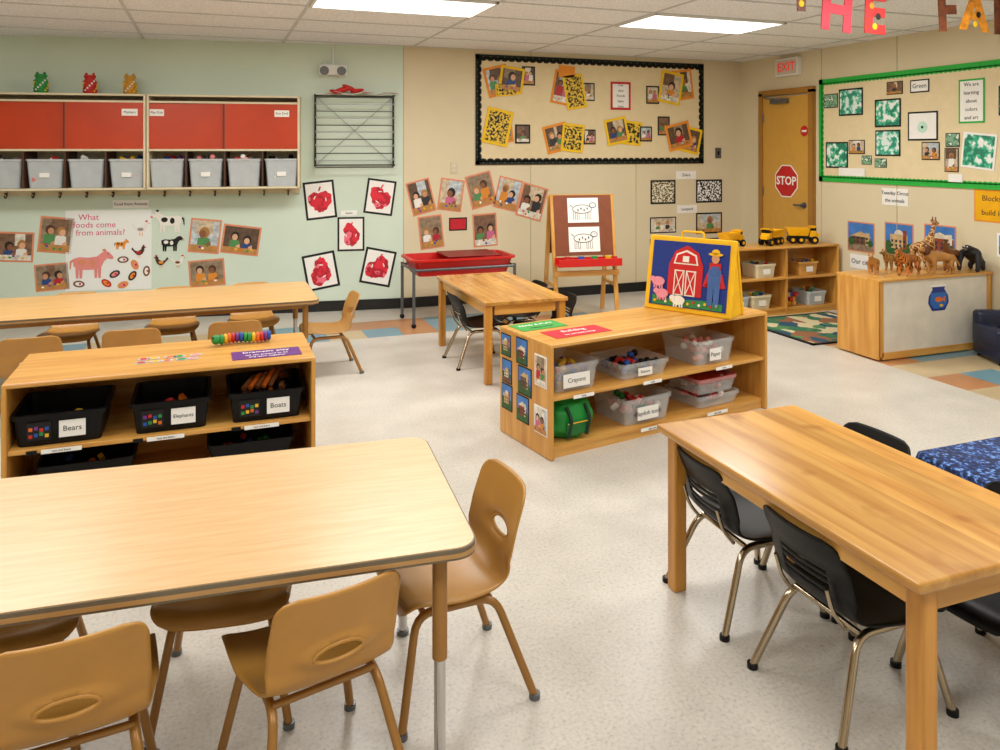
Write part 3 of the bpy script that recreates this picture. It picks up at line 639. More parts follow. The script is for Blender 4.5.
# toy animals
def skinob(name,verts,edges,rad,mat,M,parts=None,root=0):
    me=bpy.data.meshes.new(name); me.from_pydata(verts,edges,[]); me.materials.append(mat)
    ob=bpy.data.objects.new(name,me); COL.objects.link(ob); ob.matrix_world=M
    sk=ob.modifiers.new('s','SKIN'); 
    if not me.skin_vertices: me.skin_vertices.new()
    for i,v in enumerate(me.skin_vertices[0].data): v.radius=rad[i] if isinstance(rad[i],tuple) else (rad[i],rad[i]); v.use_root=(i==root)
    sk.use_smooth_shade=True
    ss=ob.modifiers.new('ss','SUBSURF'); ss.levels=2; ss.render_levels=2
    if parts:
        c=B(); parts(c); o=bpy.data.objects.new('features',c.mesh('features')); COL.objects.link(o); o.parent=ob
    return ob
def quad(name,mat,M,s=1,neck=(.03,.03),neckr=.022,headr=.02,leg=.08,tail=.08,mane=None,earm=None,horn=False,crest=None):
    H=leg
    V=[(-.07,0,H+.03),(0,0,H+.025),(.065,0,H+.03),(.085+neck[0]*.5,0,H+.04+neck[1]*.6),(.09+neck[0],0,H+.05+neck[1]),(.125+neck[0],0,H+.042+neck[1]),(-.10,0,H+.03),(-.11-.3*tail,0,H+.03-tail*.6),(-.105-.5*tail,0,H+.03-tail*.85)]
    E=[(0,1),(1,2),(2,3),(3,4),(4,5),(0,6),(6,7),(7,8)]; R=[(.03,.034),(.029,.032),(.031,.038),(neckr,neckr*1.1),headr,headr*.6,.008,.006,.006]
    for sy in (-1,1):
        k=len(V); y=sy*.024
        V+=[(-.07,y,H+.01),(-.055,y,H*.62),(-.085,y,H*.33),(-.078,y,.008),(-.062,y,.006)]; E+=[(0,k),(k,k+1),(k+1,k+2),(k+2,k+3),(k+3,k+4)]; R+=[.022,.014,.009,.009,.008]
        k=len(V)
        V+=[(.06,y,H+.005),(.055,y,H*.5),(.06,y,.008),(.074,y,.006)]; E+=[(2,k),(k,k+1),(k+1,k+2),(k+2,k+3)]; R+=[.018,.011,.009,.008]
    hx,hz=.09+neck[0],H+.05+neck[1]
    def parts(c):
        for sy in (-1,1):
            c.sph((hx-.008,sy*headr*.75,hz+headr*.9),.008,earm or mat,(.6,1,1.3)); c.sph((hx+.014,sy*headr*.75,hz+.006),.003,INK,u=8,v=6)
        c.sph((hx+.035+headr*.5,0,hz-.004),.005,INK,u=8,v=6)
        if mane: c.sph((hx-.018,0,hz-.006),headr*1.7,mane,(.7,1,1.15))
        if crest:
            for q in range(6): t=q/5; c.sph((hx-.012-.03*t,0,hz+.012-neck[1]*.9*t),.011,crest,(1,.5,1),u=8,v=6)
        if horn:
            for sy in (-1,1): c.cyl((hx,sy*.008,hz+.01),(hx-.004,sy*.010,hz+.038),.0035,BROWN)
    return skinob(name,V,E,R,mat,M@Matrix.Scale(s,4),parts)
def stripes(name,c1,c2,scale,kind='wave'):
    m,nt,p=newmat(name);N=nt.nodes;L=nt.links;tc=N.new('ShaderNodeTexCoord')
    if kind=='wave':
        w=N.new('ShaderNodeTexWave');w.inputs['Scale'].default_value=scale;w.inputs['Distortion'].default_value=5;w.inputs['Detail Scale'].default_value=3;o=w.outputs['Fac']
        st=[(.0,rgb(c2)),(.28,rgb(c2)),(.34,rgb(c1))]
    else:
        w=N.new('ShaderNodeTexVoronoi');w.feature='DISTANCE_TO_EDGE';w.inputs['Scale'].default_value=scale;o=w.outputs['Distance']; st=[(.0,rgb(c2)),(.06,rgb(c2)),(.1,rgb(c1))]
    L.new(tc.outputs['Object'],w.inputs['Vector']); r=ramp(nt,st);L.new(o,r.inputs['Fac']);L.new(r.outputs['Color'],p.inputs['Base Color']);p.inputs['Roughness'].default_value=.5;return m
TIG=stripes('tiger_stripes','#C8752A','#241407',22); GIR=stripes('giraffe_patches','#8E4F20','#E0BE80',32,'v')
LIO=M_('lion_fur','#B47E3E',.6);MAN=M_('lion_mane','#55301A',.7,var=.3,scale=60);GOR=M_('gorilla_fur','#18181B',.6,var=.3,scale=50)
HRS=M_('horse_coat','#7A4A26',.5,var=.15,scale=30)
zt=.60
def ZR(d): return Matrix.Rotation(math.radians(d),4,'Z')
quad('toy_tiger',TIG,TR(4.97,4.47,zt)@ZR(195),1.2,earm=TIG)
quad('toy_lioness',LIO,TR(4.78,4.62,zt)@ZR(215),.9)
quad('toy_giraffe',GIR,TR(5.36,4.68,zt)@ZR(10),1.3,neck=(.03,.11),neckr=.013,headr=.015,leg=.115,tail=.06,horn=True)
quad('toy_lion',LIO,TR(5.27,4.45,zt)@ZR(170),1.2,mane=MAN)
quad('toy_horse',HRS,TR(5.48,4.52,zt)@ZR(200),1.1,neck=(.035,.06),neckr=.02,headr=.017,leg=.10,tail=.11,crest=INK)
quad('toy_cheetah',stripes('cheetah_spots','#C08C44','#2a1a0c',60,'v'),TR(5.05,4.68,zt)@ZR(185),.95)
V=[(-.06,0,.075),(0,0,.105),(.05,0,.135),(.075,0,.155),(.098,0,.165),(.112,0,.155)];E=[(0,1),(1,2),(2,3),(3,4),(4,5)];R=[(.036,.034),(.045,.04),(.05,.042),.026,.026,.016]
for sy in(-1,1):
    k=len(V);V+=[(-.06,sy*.03,.055),(-.035,sy*.04,.035),(-.055,sy*.04,.01),(-.035,sy*.04,.008)];E+=[(0,k),(k,k+1),(k+1,k+2),(k+2,k+3)];R+=[.024,.018,.014,.012]
    k=len(V);V+=[(.05,sy*.05,.12),(.07,sy*.062,.065),(.075,sy*.058,.015),(.09,sy*.055,.01)];E+=[(2,k),(k,k+1),(k+1,k+2),(k+2,k+3)];R+=[.026,.02,.015,.014]
def gp(c):
    for sy in(-1,1): c.sph((.113,sy*.009,.172),.004,WHITE,u=8,v=6);c.sph((.094,sy*.026,.165),.007,GOR)
    c.sph((.122,0,.155),.012,M_('gorilla_face','#4a4648',.5),(.7,1.2,.9))
skinob('toy_gorilla',V,E,R,GOR,TR(5.64,4.46,zt)@ZR(195)@Matrix.Scale(1.15,4),gp)

# play rug
m,nt,p=newmat('play_rug_print');N=nt.nodes;L=nt.links;tc=N.new('ShaderNodeTexCoord');v=N.new('ShaderNodeTexVoronoi');v.inputs['Scale'].default_value=7;v.distance='MANHATTAN';L.new(tc.outputs['Object'],v.inputs['Vector'])
sp=N.new('ShaderNodeSeparateColor');L.new(v.outputs['Color'],sp.inputs[0]);r=ramp(nt,[(0,rgb('#2F6B4A')),(.25,rgb('#C9BB94')),(.45,rgb('#24485E')),(.6,rgb('#4B7F4E')),(.8,rgb('#8A5A3A'))],'CONSTANT');L.new(sp.outputs[0],r.inputs['Fac']);L.new(r.outputs['Color'],p.inputs['Base Color']);p.inputs['Roughness'].default_value=.95
b=B();b.box(0,0,.005,1.05,.95,.01,m,bev=.003)
for sx in(-1,1): b.box(sx*.51,0,.006,.03,.95,.011,BLACKP)
for sy in(-1,1): b.box(0,sy*.46,.006,1.05,.03,.011,BLACKP)
b.done('play_rug',TR(5.0,5.40,0))
b=B();VN=M_('navy_vinyl','#0F1936',.35)
b.box(0,0,.10,.42,.42,.16,VN,bev=.03,seg=4,smooth=True);b.box(0,.17,.25,.42,.12,.30,VN,bev=.04,seg=4,smooth=True);b.box(-.17,-.02,.21,.09,.40,.18,VN,bev=.03,seg=4,smooth=True);b.box(.17,-.02,.21,.09,.40,.18,VN,bev=.03,seg=4,smooth=True)
for sx in(-1,1):
    for sy in(-1,1): b.cyl((sx*.17,sy*.17,0),(sx*.17,sy*.17,.03),.015,BLK)
b.done('navy_kids_armchair',TR(5.52,4.07,0)@Matrix.Rotation(math.radians(-25),4,'Z')@Matrix.Scale(.86,4))
m,nt,p=newmat('starry_navy_cloth');N=nt.nodes;L=nt.links;tc=N.new('ShaderNodeTexCoord');v=N.new('ShaderNodeTexNoise');v.inputs['Scale'].default_value=70;v.inputs['Detail'].default_value=5;L.new(tc.outputs['Object'],v.inputs['Vector'])
r=ramp(nt,[(.42,rgb('#0A1636')),(.55,rgb('#1C3F84')),(.66,rgb('#78A0D8'))]);L.new(v.outputs['Fac'],r.inputs['Fac']);L.new(r.outputs['Color'],p.inputs['Base Color']);p.inputs['Roughness'].default_value=.85
b=B(); w,d,h=.75,1.0,.45
b.box(0,0,h-.035,w-.02,d-.02,.03,WOODX)
for sx in(-1,1):
    for sy in(-1,1): b.cyl((sx*(w/2-.06),sy*(d/2-.06),0),(sx*(w/2-.06),sy*(d/2-.06),h-.04),.02,STEEL)
o=rrect(w,d,.04,23);n=len(o);vs=[(0,0,h)]
for (f,z,wv) in ((.97,h,0),(1.0,h-.006,0),(1.012,h-.03,.002),(1.02,h-.22,.012)):
    for i,(x,y) in enumerate(o):
        k=wv*math.sin(i*.9); l=math.hypot(x,y); vs.append((x*f+x/l*k,y*f+y/l*k,z))
fs=[[0,1+i,1+(i+1)%n] for i in range(n)]+[[1+r_*n+i,1+(r_+1)*n+i,1+(r_+1)*n+(i+1)%n,1+r_*n+(i+1)%n] for r_ in range(3) for i in range(n)]
b.add(vs,fs,m,True); b.done('cloth_covered_table',TR(2.41+w/2,2.15-d/2,0))

# easel
b=B(); W=.62
for sx in(-1,1):
    x=sx*(W/2-.02)
    b.box(x,-.12,.56,.04,.022,1.14,WOODZ,rot=(math.radians(-9),0,0),bev=.003); b.box(x,.12,.56,.04,.022,1.14,WOODZ,rot=(math.radians(9),0,0),bev=.003)
    b.box(x,0,.30,.02,.36,.03,WOODY)
BDM=M_('brown_easel_board','#7E4020',.5,var=.1)
b.box(0,-.085,.85,W-.06,.012,.56,BDM,rot=(math.radians(-9),0,0)); b.box(0,.085,.85,W-.06,.012,.56,BDM,rot=(math.radians(9),0,0))
b.box(0,-.03,1.12,W,.03,.03,WOODX)
b.box(0,-.235,.50,W-.02,.13,.012,RED);b.box(0,-.30,.53,W-.02,.012,.07,RED,bev=.003);b.box(0,-.17,.53,W-.02,.012,.07,RED)
for i in range(4): b.cyl((-.2+i*.13,-.235,.506),(-.2+i*.13,-.235,.58),.028,TOYC[i]); 
b.box(0,-.19,.42,W,.02,.05,WOODX)
b.T=TR(0,-.092,.85)@Matrix.Rotation(math.radians(-9),4,'X')@RX90
for y in (.14,-.13):
    b.box(0,y,.004,.30,.23,.002,WHITE)
    for q in(-.085,-.05,.03,.065): b.box(q,y-.05,.0052,.022,.07,.001,INK); b.box(q,y-.048,.0058,.014,.07,.001,WHITE)
    for k in range(2): b.ell(-.01,y+.01,.095-.006*k,.042-.006*k,.006+k*.001,[INK,WHITE][k]); 
    b.ell(.095,y+.045,.034,.026,.0075,INK);b.ell(.095,y+.045,.028,.020,.0085,WHITE)
    for q in range(4): b.ell(-.05+q*.03,y+.015*(q%2),.006,.012,.0085,INK,n=8)
    b.ell(.10,y+.052,.004,.004,.0095,INK,n=6); b.tube([(-.1,y+.03,.007),(-.125,y+.05,.007)],.003,INK,6)
b.done('wooden_art_easel',TR(3.27,6.62,0)@Matrix.Rotation(math.radians(-8),4,'Z'))
b=B();w,d=.98,.5
b.tub(0,0,.44,w-.06,d-.06,.15,RED,.9,r=.05,rim=.03)
for sx in(-1,1):
    for sy in(-1,1):
        b.tube([(sx*(w/2-.02),sy*(d/2-.03),.03),(sx*(w/2-.02),sy*(d/2-.03),.52)],.014,STEEL); b.sph((sx*(w/2-.02),sy*(d/2-.03),.022),.022,BLK)
    b.tube([(sx*(w/2-.02),-d/2+.03,.50),(sx*(w/2-.02),d/2-.03,.50)],.012,STEEL)
for sy in(-1,1): b.tube([(-w/2+.02,sy*(d/2-.03),.50),(w/2-.02,sy*(d/2-.03),.50)],.012,STEEL)
b.box(.1,0,.60,.5,.4,.012,M_('dark_red_center','#7E1414',.4),bev=.004)  # darker red sheet across the middle of the basin
b.done('red_sensory_table',TR(2.13,6.83,0))

# ------------------------------------------------------------------ wall-mounted things
SEED=[100]
def card(b,wall,px,py,w,h,rot,paper,img=None,frac=.84,out=.002,txt=None,ts=None,tm=INK):
    u,z,ww,hh=wall.rect(px-w/2,py-h/2,px+w/2,py+h/2)
    b.T=wall.mat()@TR(u,z,out)@Matrix.Rotation(math.radians(rot),4,'Z')
    b.box(0,0,0,ww,hh,.002,paper)
    m_=min(ww,hh)*(1-frac); SEED[0]+=1
    if img=='kid': kidphoto(b,ww-m_,hh-m_,SEED[0],.001)
    elif img=='bld': bldphoto(b,ww-m_,hh-m_,SEED[0],.001)
    elif img: b.box(0,0,.0015,ww-m_,hh-m_,.0015,img)
    if txt:
        ls=txt.split('|')
        for i,t in enumerate(ls): b.text(t,ts*hh if ts else hh/(len(ls)+.6)*.8,tm,TR(0,hh*((len(ls)-1)/2-i)/(len(ls)+.3),.003))
    return ww,hh
def single(name,wall,*a,**k):
    b=B(); card(b,wall,*a,**k); return b.done(name,center=True)
for n_,(px,py,w,h,r) in enumerate([(320,200,31,38,6),(380,197,29,35,-8),(351,234,27,34,0),(321,271,33,36,10),(378,267,31,36,-12)]):
    b=B(); ww,hh=card(b,WG,px,py,w,h,r,BLACKP,WHITE,.86)
    s=min(ww,hh)*.38
    pts=[]
    for i in range(48):
        a=2*pi*i/48; rr=s*(1+.16*math.cos(2*a+n_*1.3)+.13*math.sin(3*a+n_)+.10*noise.noise(Vector((math.cos(a)*3,math.sin(a)*3,n_*5.1)))*2)
        pts.append((rr*math.cos(a)*.85,rr*math.sin(a)-.01))
    b.poly(pts,.0025,.001,APAINT)
    b.poly([(-s*.1,s*.8),(s*.05,s*.8),(s*.2,s*1.15),(s*.08,s*1.18)],.003,.001,APAINT)
    for q in range(2):
        a=n_*1.7+q*2.6; b.ell(s*.5*math.cos(a),s*.5*math.sin(a),s*.05,s*.18,.0036,WHITE,.0004,rot=a,n=10)
    b.done('red_finger_painting',center=True)
for px,py,w,h,r in [(15,247,38,30,-3),(56,235,34,36,-6),(52,277,34,27,4),(205,236,31,34,-6),(241,240,38,29,-8),(207,273,36,27,4)]:
    single('classroom_photo_print',WG,px,py,w,h,r,PINKO,'kid',.88)
for px,py,w,h,r in [(421,197,24,34,14),(451,195,24,32,-8),(481,190,26,34,14),(508,194,24,32,-14),(532,202,26,34,-16),(431,232,24,33,6),(485,230,24,33,3)]:
    single('classroom_photo_print',WB,px,py,w,h,r,PINKO,'kid',.88)
single('wall_caption_card',WB,458,224,18,13,0,BLACKP,BRED,.8)
for px,py,w,h,im in [(663,192,25,24,PBW2),(709,191,26,23,PBW),(663,225,26,16,'kid'),(709,223,26,21,'kid'),(663,246,26,15,'kid'),(709,245,26,14,'kid')]:
    single('animal_pattern_print',WB,px,py,w,h,0,BLACKP,im,.85)
for px,py,t in [(686,175,'Zebra'),(687,209,'Leopard')]: single('wall_caption_card',WB,px,py,20,8,0,WHITE,txt=t)
single('wall_caption_card',WG,131,204,36,8,0,WHITE,txt='Food from Animals')
single('wall_caption_card',WG,349,213,16,5,0,WHITE,txt='Apples')
b=B(); ww,hh=card(b,WG,109,250,86,80,0,M_('white_poster_board','#EEF0EC',.6,var=.01))
for i,t in enumerate(['What','foods come','from animals?']): b.text(t,.075,M_('pink_marker','#D8507A',.7),TR(-.17+.05*i,.30-i*.07,.002))
WHC=M_('white_animal_coat','#EDE9E0',.7,var=.02)
def cut(b,x,y,s,m1,m2,flip=1,hen=False,z=.003):
    def P(pts): return [(x+flip*s*a,y+s*c) for a,c in pts]
    if hen:
        b.poly(P([(-1.1,.9),(-.75,.35),(-.2,.15),(.35,.45),(.5,.95),(.75,1.15),(1.0,1.0),(1.15,.8),(.95,.7),(.9,.2),(.6,-.35),(.1,-.6),(-.4,-.45),(-.8,.0),(-1.3,.55)]),z,.001,m1)
        b.ell(x+flip*s*.8,y+s*1.2,s*.2,s*.14,z,BRED,.0012,n=8); b.poly(P([(1.1,.95),(1.35,.82),(1.1,.76)]),z,.001,ORANGE); b.ell(x-flip*s*.05,y-s*.05,s*.45,s*.25,z+.001,m2,.001,n=12); b.ell(x+flip*s*.9,y+s*.95,s*.05,s*.05,z+.0012,INK,.001,n=6)
        for q in(-.15,.2): b.box(x+q*s,y-s*.8,z,s*.09,s*.5,.001,ORANGE)
        return
    for q in(-.72,-.48,.48,.72): b.poly([(x+(q-.09)*s,y-s*1.0),(x+(q+.07)*s,y-s*1.0),(x+(q+.11)*s,y-s*.1),(x+(q-.13)*s,y-s*.1)],z,.001,m1)
    b.poly(P([(-1,.35),(-.6,.48),(0,.42),(.55,.5),(.85,.75),(1.1,.9),(1.35,.75),(1.6,.45),(1.5,.28),(1.2,.35),(1.0,.15),(.85,-.2),(.5,-.4),(0,-.42),(-.6,-.38),(-.95,-.15)]),z+.0005,.001,m1)
    b.poly(P([(-1,.35),(-1.2,.2),(-1.22,-.35),(-1.14,-.35),(-1.08,.1),(-.95,.2)]),z,.001,m2)
    b.ell(x-.45*s,y+.12*s,s*.28,s*.22,z+.001,m2,.001,n=12);b.ell(x+.2*s,y+.02*s,s*.2,s*.27,z+.001,m2,.001,n=12); b.ell(x+flip*s*1.02,y+s*.92,s*.13,s*.1,z+.001,m2,.001,n=10);b.ell(x+flip*s*1.5,y+s*.38,s*.12,s*.1,z+.001,PINK,.001,n=8);b.ell(x+flip*s*1.25,y+s*.68,s*.04,s*.04,z+.0012,INK,.001,n=6)
cut(b,-.17,-.12,.13,PINK,PINKO); cut(b,.10,.05,.045,ORANGE,BROWN)
for i,(x,y,m_) in enumerate([(.12,-.09,BROWN),(.05,-.22,BLACKP),(.2,-.24,BLACKP),(.32,-.20,BROWN),(.22,-.14,ORANGE),(-.02,-.3,BRED),(-.25,-.3,BROWN),(.12,-.32,ORANGE)]):
    b.ell(x,y,.048,.030,.003,m_,rot=i*.5);b.ell(x,y,.032,.017,.004,[WHITE,PINK,ORANGE][i%3],rot=i*.5); b.ell(x+.01,y,.010,.010,.005,BRED,n=8)
b.done('farm_food_poster',center=True)
DBF=M_('dark_brown_feather','#4A2A16')
for px,py,s,a,c2,fl,hn in [(170,221,.105,WHC,BLACKP,-1,False),(170,243,.075,BLACKP,WHC,1,False),(141,229,.06,WHC,M_('grey_feather','#9A948A'),1,True),(161,262,.05,DBF,ORANGE,-1,True),(178,262,.05,WHC,BROWN,1,True),(139,252,.05,DBF,BRED,1,True)]:
    b=B();u,z,t=WG.at(px,py);b.T=WG.mat()@TR(u,z,0);cut(b,0,0,s,a,c2,fl,hn,z=.004);b.done('farm_animal_cutout',center=True)

def scallop(b,wall,x0,y0,x1,y1,n_h,n_v,bm_,dot,inner,bw):
    u0,zt0,_=wall.at(x0,y0);u1,zt1,_=wall.at(x1,y0);_,zb,_=wall.at(x0,y1); zt_=zt0
    b.T=wall.mat(); w=u1-u0;h=zt_-zb; cu=(u0+u1)/2;cz=(zt_+zb)/2
    b.box(cu,cz,.006,w,h,.012,inner)
    for (x,y,sx,sy) in ((cu,zt_-bw/2,w,bw),(cu,zb+bw/2,w,bw),(u0+bw/2,cz,bw,h),(u1-bw/2,cz,bw,h)): b.box(x,y,.013,sx,sy,.004,bm_)
    for i in range(n_h):
        x=u0+bw+(w-2*bw)*(i+.5)/n_h; r=(w-2*bw)/n_h/2
        for y in (zt_-bw,zb+bw): b.ell(x,y,r,r*.6,.013,bm_,.002,n=12); 
        for y in (zt_-bw*.5,zb+bw*.5): b.ell(x,y,r*.22,r*.22,.0152,dot,.001,n=8)
    for i in range(n_v):
        y=zb+bw+(h-2*bw)*(i+.5)/n_v; r=(h-2*bw)/n_v/2
        for x in (u0+bw,u1-bw): b.ell(x,y,r*.6,r,.013,bm_,.002,n=12)
        for x in (u0+bw*.5,u1-bw*.5): b.ell(x,y,r*.22,r*.22,.0152,dot,.001,n=8)
b=B(); scallop(b,WB,475,54,703,165,34,14,BLACKP,M_('border_green_dot','#3E5E34',.7),TANP,.045)
for i,(px,py,w,h,r,pa,im) in enumerate([(497,81,24,30,14,ORANGE,'kid'),(511,80,24,26,-8,YEL,'kid'),(528,76,13,19,0,BLACKP,'kid'),(505,90,20,12,5,YEL,PYB),(563,88,22,34,-10,ORANGE,'kid'),(574,92,20,34,10,YEL,PYB),(588,92,12,18,0,BLACKP,'kid'),(566,72,16,12,-5,ORANGE,None),(652,95,13,18,0,BLACKP,'kid'),(670,88,22,32,-10,YEL,'kid'),(682,85,20,30,8,ORANGE,'kid'),
  (497,127,26,36,-12,YEL,PYB),(504,130,16,26,8,ORANGE,'kid'),(522,134,15,19,0,BLACKP,'kid'),(556,138,24,28,14,ORANGE,'kid'),(572,138,22,28,-6,YEL,PYB),(589,137,12,15,0,BLACKP,'kid'),(616,131,22,26,12,YEL,'kid'),(630,133,22,24,-6,YEL,PYB),(645,134,12,15,0,BLACKP,'kid'),(663,126,12,19,0,BLACKP,'kid'),(678,136,24,26,14,ORANGE,'kid'),(689,140,22,26,-12,YEL,'kid')]):
    card(b,WB,px,py,w,h,r,pa,im,.8,out=.0145+(i%2)*.006)
card(b,WB,620,96,20,28,0,BRED,WHITE,.8,out=.015,txt='Our|class|friends|learn|here',ts=.12)
b.done('bulletin_board',center=False)
b=B(); GB=M_('green_border_paper','#22B03C',.7); scallop(b,WR,820,80,1040,181,48,16,GB,GREENP,TANP,.05)
for px,py,w,h,r,pa,im in [(852,102,24,27,0,BLACKP,GART2),(832,101,14,14,0,BLACKP,KART),(889,113,26,28,0,BLACKP,GART),(896,88,16,13,0,BLACKP,'kid'),(889,143,25,26,0,BLACKP,GART2),(858,147,16,14,0,BLACKP,'kid'),(838,155,22,26,0,BLACKP,GART),(980,151,34,36,-6,WHITE,GART),(954,140,14,14,0,BLACKP,KART),(932,151,18,18,0,BLACKP,'kid'),(953,160,14,24,0,BLACKP,'kid'),(882,163,12,9,0,BLACKP,KART),(868,160,10,9,0,BLACKP,KART),(1012,100,24,30,0,BLACKP,GART),(1020,150,24,30,0,BLACKP,GART)]:
    card(b,WR,px,py,w,h,r,pa,im,.88,out=.0165)
card(b,WR,924,126,30,29,0,BLACKP,WHITE,.88,out=.0165); b.ell(0,-.01,.05,.05,.003,M_('smiley_green','#BFE3CF',.6)); b.ell(0,-.01,.012,.012,.0045,INK)
card(b,WR,921,86,19,13,0,BLACKP,WHITE,.8,out=.0165,txt='Green',ts=.5)
card(b,WR,973,101,26,44,0,GB,WHITE,.88,out=.0165,txt='We are|learning|about|colors|and art',ts=.12)
card(b,WR,853,172,26,8,0,WHITE,out=.018); card(b,WR,957,178,14,8,0,WHITE,out=.018)
b.done('bulletin_board')
for px,py,w,h in [(861,237,27,30),(899,240,29,34),(940,242,32,34)]: single('building_photo_print',WR,px,py,w,h,0,PINKO,'bld',.92)
single('wall_caption_card',WR,895,197,26,17,0,WHITE,txt='Tuesday Circus|the animals')
single('blocks_area_sign',WR,992,206,36,33,0,ORANGE,YPL,.9,txt='Blocks|build it',tm=INK,ts=.24)
single('wall_caption_card',WR,861,262,22,14,0,WHITE,txt='Our city')
single('calendar_card',WR,1010,246,26,24,0,WHITE,'bld',.8)

# wall cubby with red doors
Dp=.33
b=B(); b.T=WG.mat(); u1,zt_,_=WG.at(300,95,Dp);um,_,_=WG.at(146,95,Dp); w=u1-um
def pz(py): return WG.at(220,py,Dp)[1]
zt_=pz(95);zb=pz(189);zm=pz(150);zd=pz(103)
for k in range(2):
    a=u1-w*(k+1)+.004;e=u1-w*k-.004;c=(a+e)/2;W=e-a;t=.018
    b.box(c,zt_-t/2,Dp/2,W,t,Dp,CREAM,bev=.002);b.box(c,zb+t/2,Dp/2,W,t,Dp,CREAM,bev=.002);b.box(c,zm,Dp/2,W,t,Dp-.004,CREAM)
    b.box(a+t/2,(zt_+zb)/2,Dp/2,t,zt_-zb,Dp,CREAM);b.box(e-t/2,(zt_+zb)/2,Dp/2,t,zt_-zb,Dp,CREAM);b.box(c,(zt_+zb)/2,.006,W,zt_-zb,.01,CREAM)
    b.box(c,zd+.004,Dp-.006,W-.04,.018,.012,CREAM)
    dh=zd-.004-(zm+.012)
    b.box(c-W/4+.01,zm+.010+dh/2,Dp-.03,W/2,dh,.012,REDDOOR);b.box(c+W/4-.01,zm+.010+dh/2,Dp-.012,W/2-.01,dh,.012,REDDOOR);b.box(c-.006,zm+.010+dh/2,Dp-.012,.012,dh,.013,DKWOODGAP)  # last box: dark strip painting the shade of the gap between the doors
    for i in range(1,4): b.box(a+W*i/4,(zm+zb)/2,Dp/2+.0,.014,zm-zb-.02,Dp-.01,DKWOODGAP)
    for (q,tt) in ([(.88,'Fire Drill')] if k==0 else [(.90,'Markers')]):
        b.box(a+W*q,zd-.09,Dp-.004,.13,.06,.003,WHITE); b.text(tt,.03,INK,TR(a+W*q,zd-.09,Dp-.002))
    if k==0: b.box(a+.08,zd-.09,Dp-.022,.12,.06,.003,WHITE); b.text('Play Doh',.028,INK,TR(a+.08,zd-.09,Dp-.02))
b.box((u1-w),(zb-.035),.02,2*w-.02,.05,.018,CREAM)
for i in range(12):
    x=u1-.12-i*(2*w/12); b.tube([(x,zb-.03,.03),(x,zb-.045,.06),(x,zb-.03,.085)],.006,DKWOODGAP,8,.01); b.tube([(x,zb-.035,.03),(x,zb-.075,.045),(x,zb-.075,.075),(x,zb-.055,.09)],.006,DKWOODGAP,8,.015)
b.done('wall_storage_cubby')
G=WG.mat()
def wg(u,z,out): return G@TR(u,z,out)@Matrix.Rotation(-pi/2,4,'X')
for k in range(2):
    a=u1-w*(k+1)
    for i in range(4):
        c=a+w*(i+.5)/4; bw=w/4-.04; bh=(zm-zb)*.72
        b=B();b.tub(0,0,0,bw,.27,bh,FROST,.88,rim=.01)
        fill(b,0,0,.03,bw*.7,.21,bh*.95,30,[TOYC,[WPL,STEEL,PINK],[PINK,WPL,TOYC[0]],[BLK,TOYC[1],WPL]][(i+k)%4],.026)
        label(b,0,-.138,bh*.45,.08,.04,'',paper=WHITE) if i%2 else None
        b.done('frosted_storage_bin',wg(c,zb+.019,.17))
for px,cm in [(41,TOYC[2]),(90,TOYC[0]),(130,M_('toy_ochre','#C88F22'))]:
    u,_,_=WG.at(px,95,.2); b=B()
    b.lathe([(0,0),(.04,0),(.045,.01),(.045,.10),(.035,.115),(.035,.125)],cm); b.lathe([(.0,.125),(.042,.125),(.042,.145),(0,.145)],cm)
    for q in range(40):
        a=q*2.4; b.sph((.045*math.cos(a),.045*math.sin(a),.012+.0022*q),.008,[cm,YEL,cm,WPL][q%4],u=8,v=5)
    b.sph((-.025,0,.155),.010,cm);b.sph((.025,0,.155),.010,cm)
    b.done('bead_jar',wg(u,zt_,.2)@Matrix.Scale(1.15,4))
# drying rack
DKS=M_('dark_steel','#24282A',.4,metal=.5); LGS=M_('light_wire_steel','#A9AFB2',.35,metal=.4)
b=B(); u0,z0,_=WG.at(315,95,.12); ue,ze,_=WG.at(394,165,.12); b.T=WG.mat(); W=ue-u0;H=z0-ze
for u in (u0,ue):
    b.box(u,(z0+ze)/2,.02,.018,H+.03,.02,DKS)
    for z in (z0,ze): b.box(u,z,.10,.014,.014,.17,DKS)
n=11
for i in range(n):
    z=z0-H*i/(n-1)
    b.tube([(u0,z,.02),(u0+.01,z-.02,.15),(ue-.01,z-.02,.15),(ue,z,.02)],.0045,DKS if i in(0,n-1) else (LGS if i%2 else DKS),6,.01)
b.tube([(u0,z0,.03),(ue,z0,.03)],.006,DKS,6);b.tube([(u0,ze,.03),(ue,ze,.03)],.006,DKS,6)
b.tube([(u0,z0,.03),(ue,ze,.03)],.004,LGS,6);b.tube([(u0,ze,.03),(ue,z0,.03)],.004,LGS,6)
b.done('art_drying_rack')
b=B();b.T=WG.mat()@TR((u0+ue)/2,z0+.006,.09); 
for i in range(9): b.box(-.30+i*.08,.004+.010*(i%3),0,.15,.003,.10,[WHITE,RED,WPL,WHITE][i%4],rot=(.1*math.sin(i),.4*i,.16*math.sin(i*2)))
for x,y,r_,s_ in [(-.12,.045,.055,.3),(-.05,.065,.045,-.4),(.02,.04,.04,.2),(-.18,.03,.035,-.2)]: b.sph((x,y,.02),r_,RED,(1.7,.5,.8),(0,0,s_))
b.done('red_paper_craft')
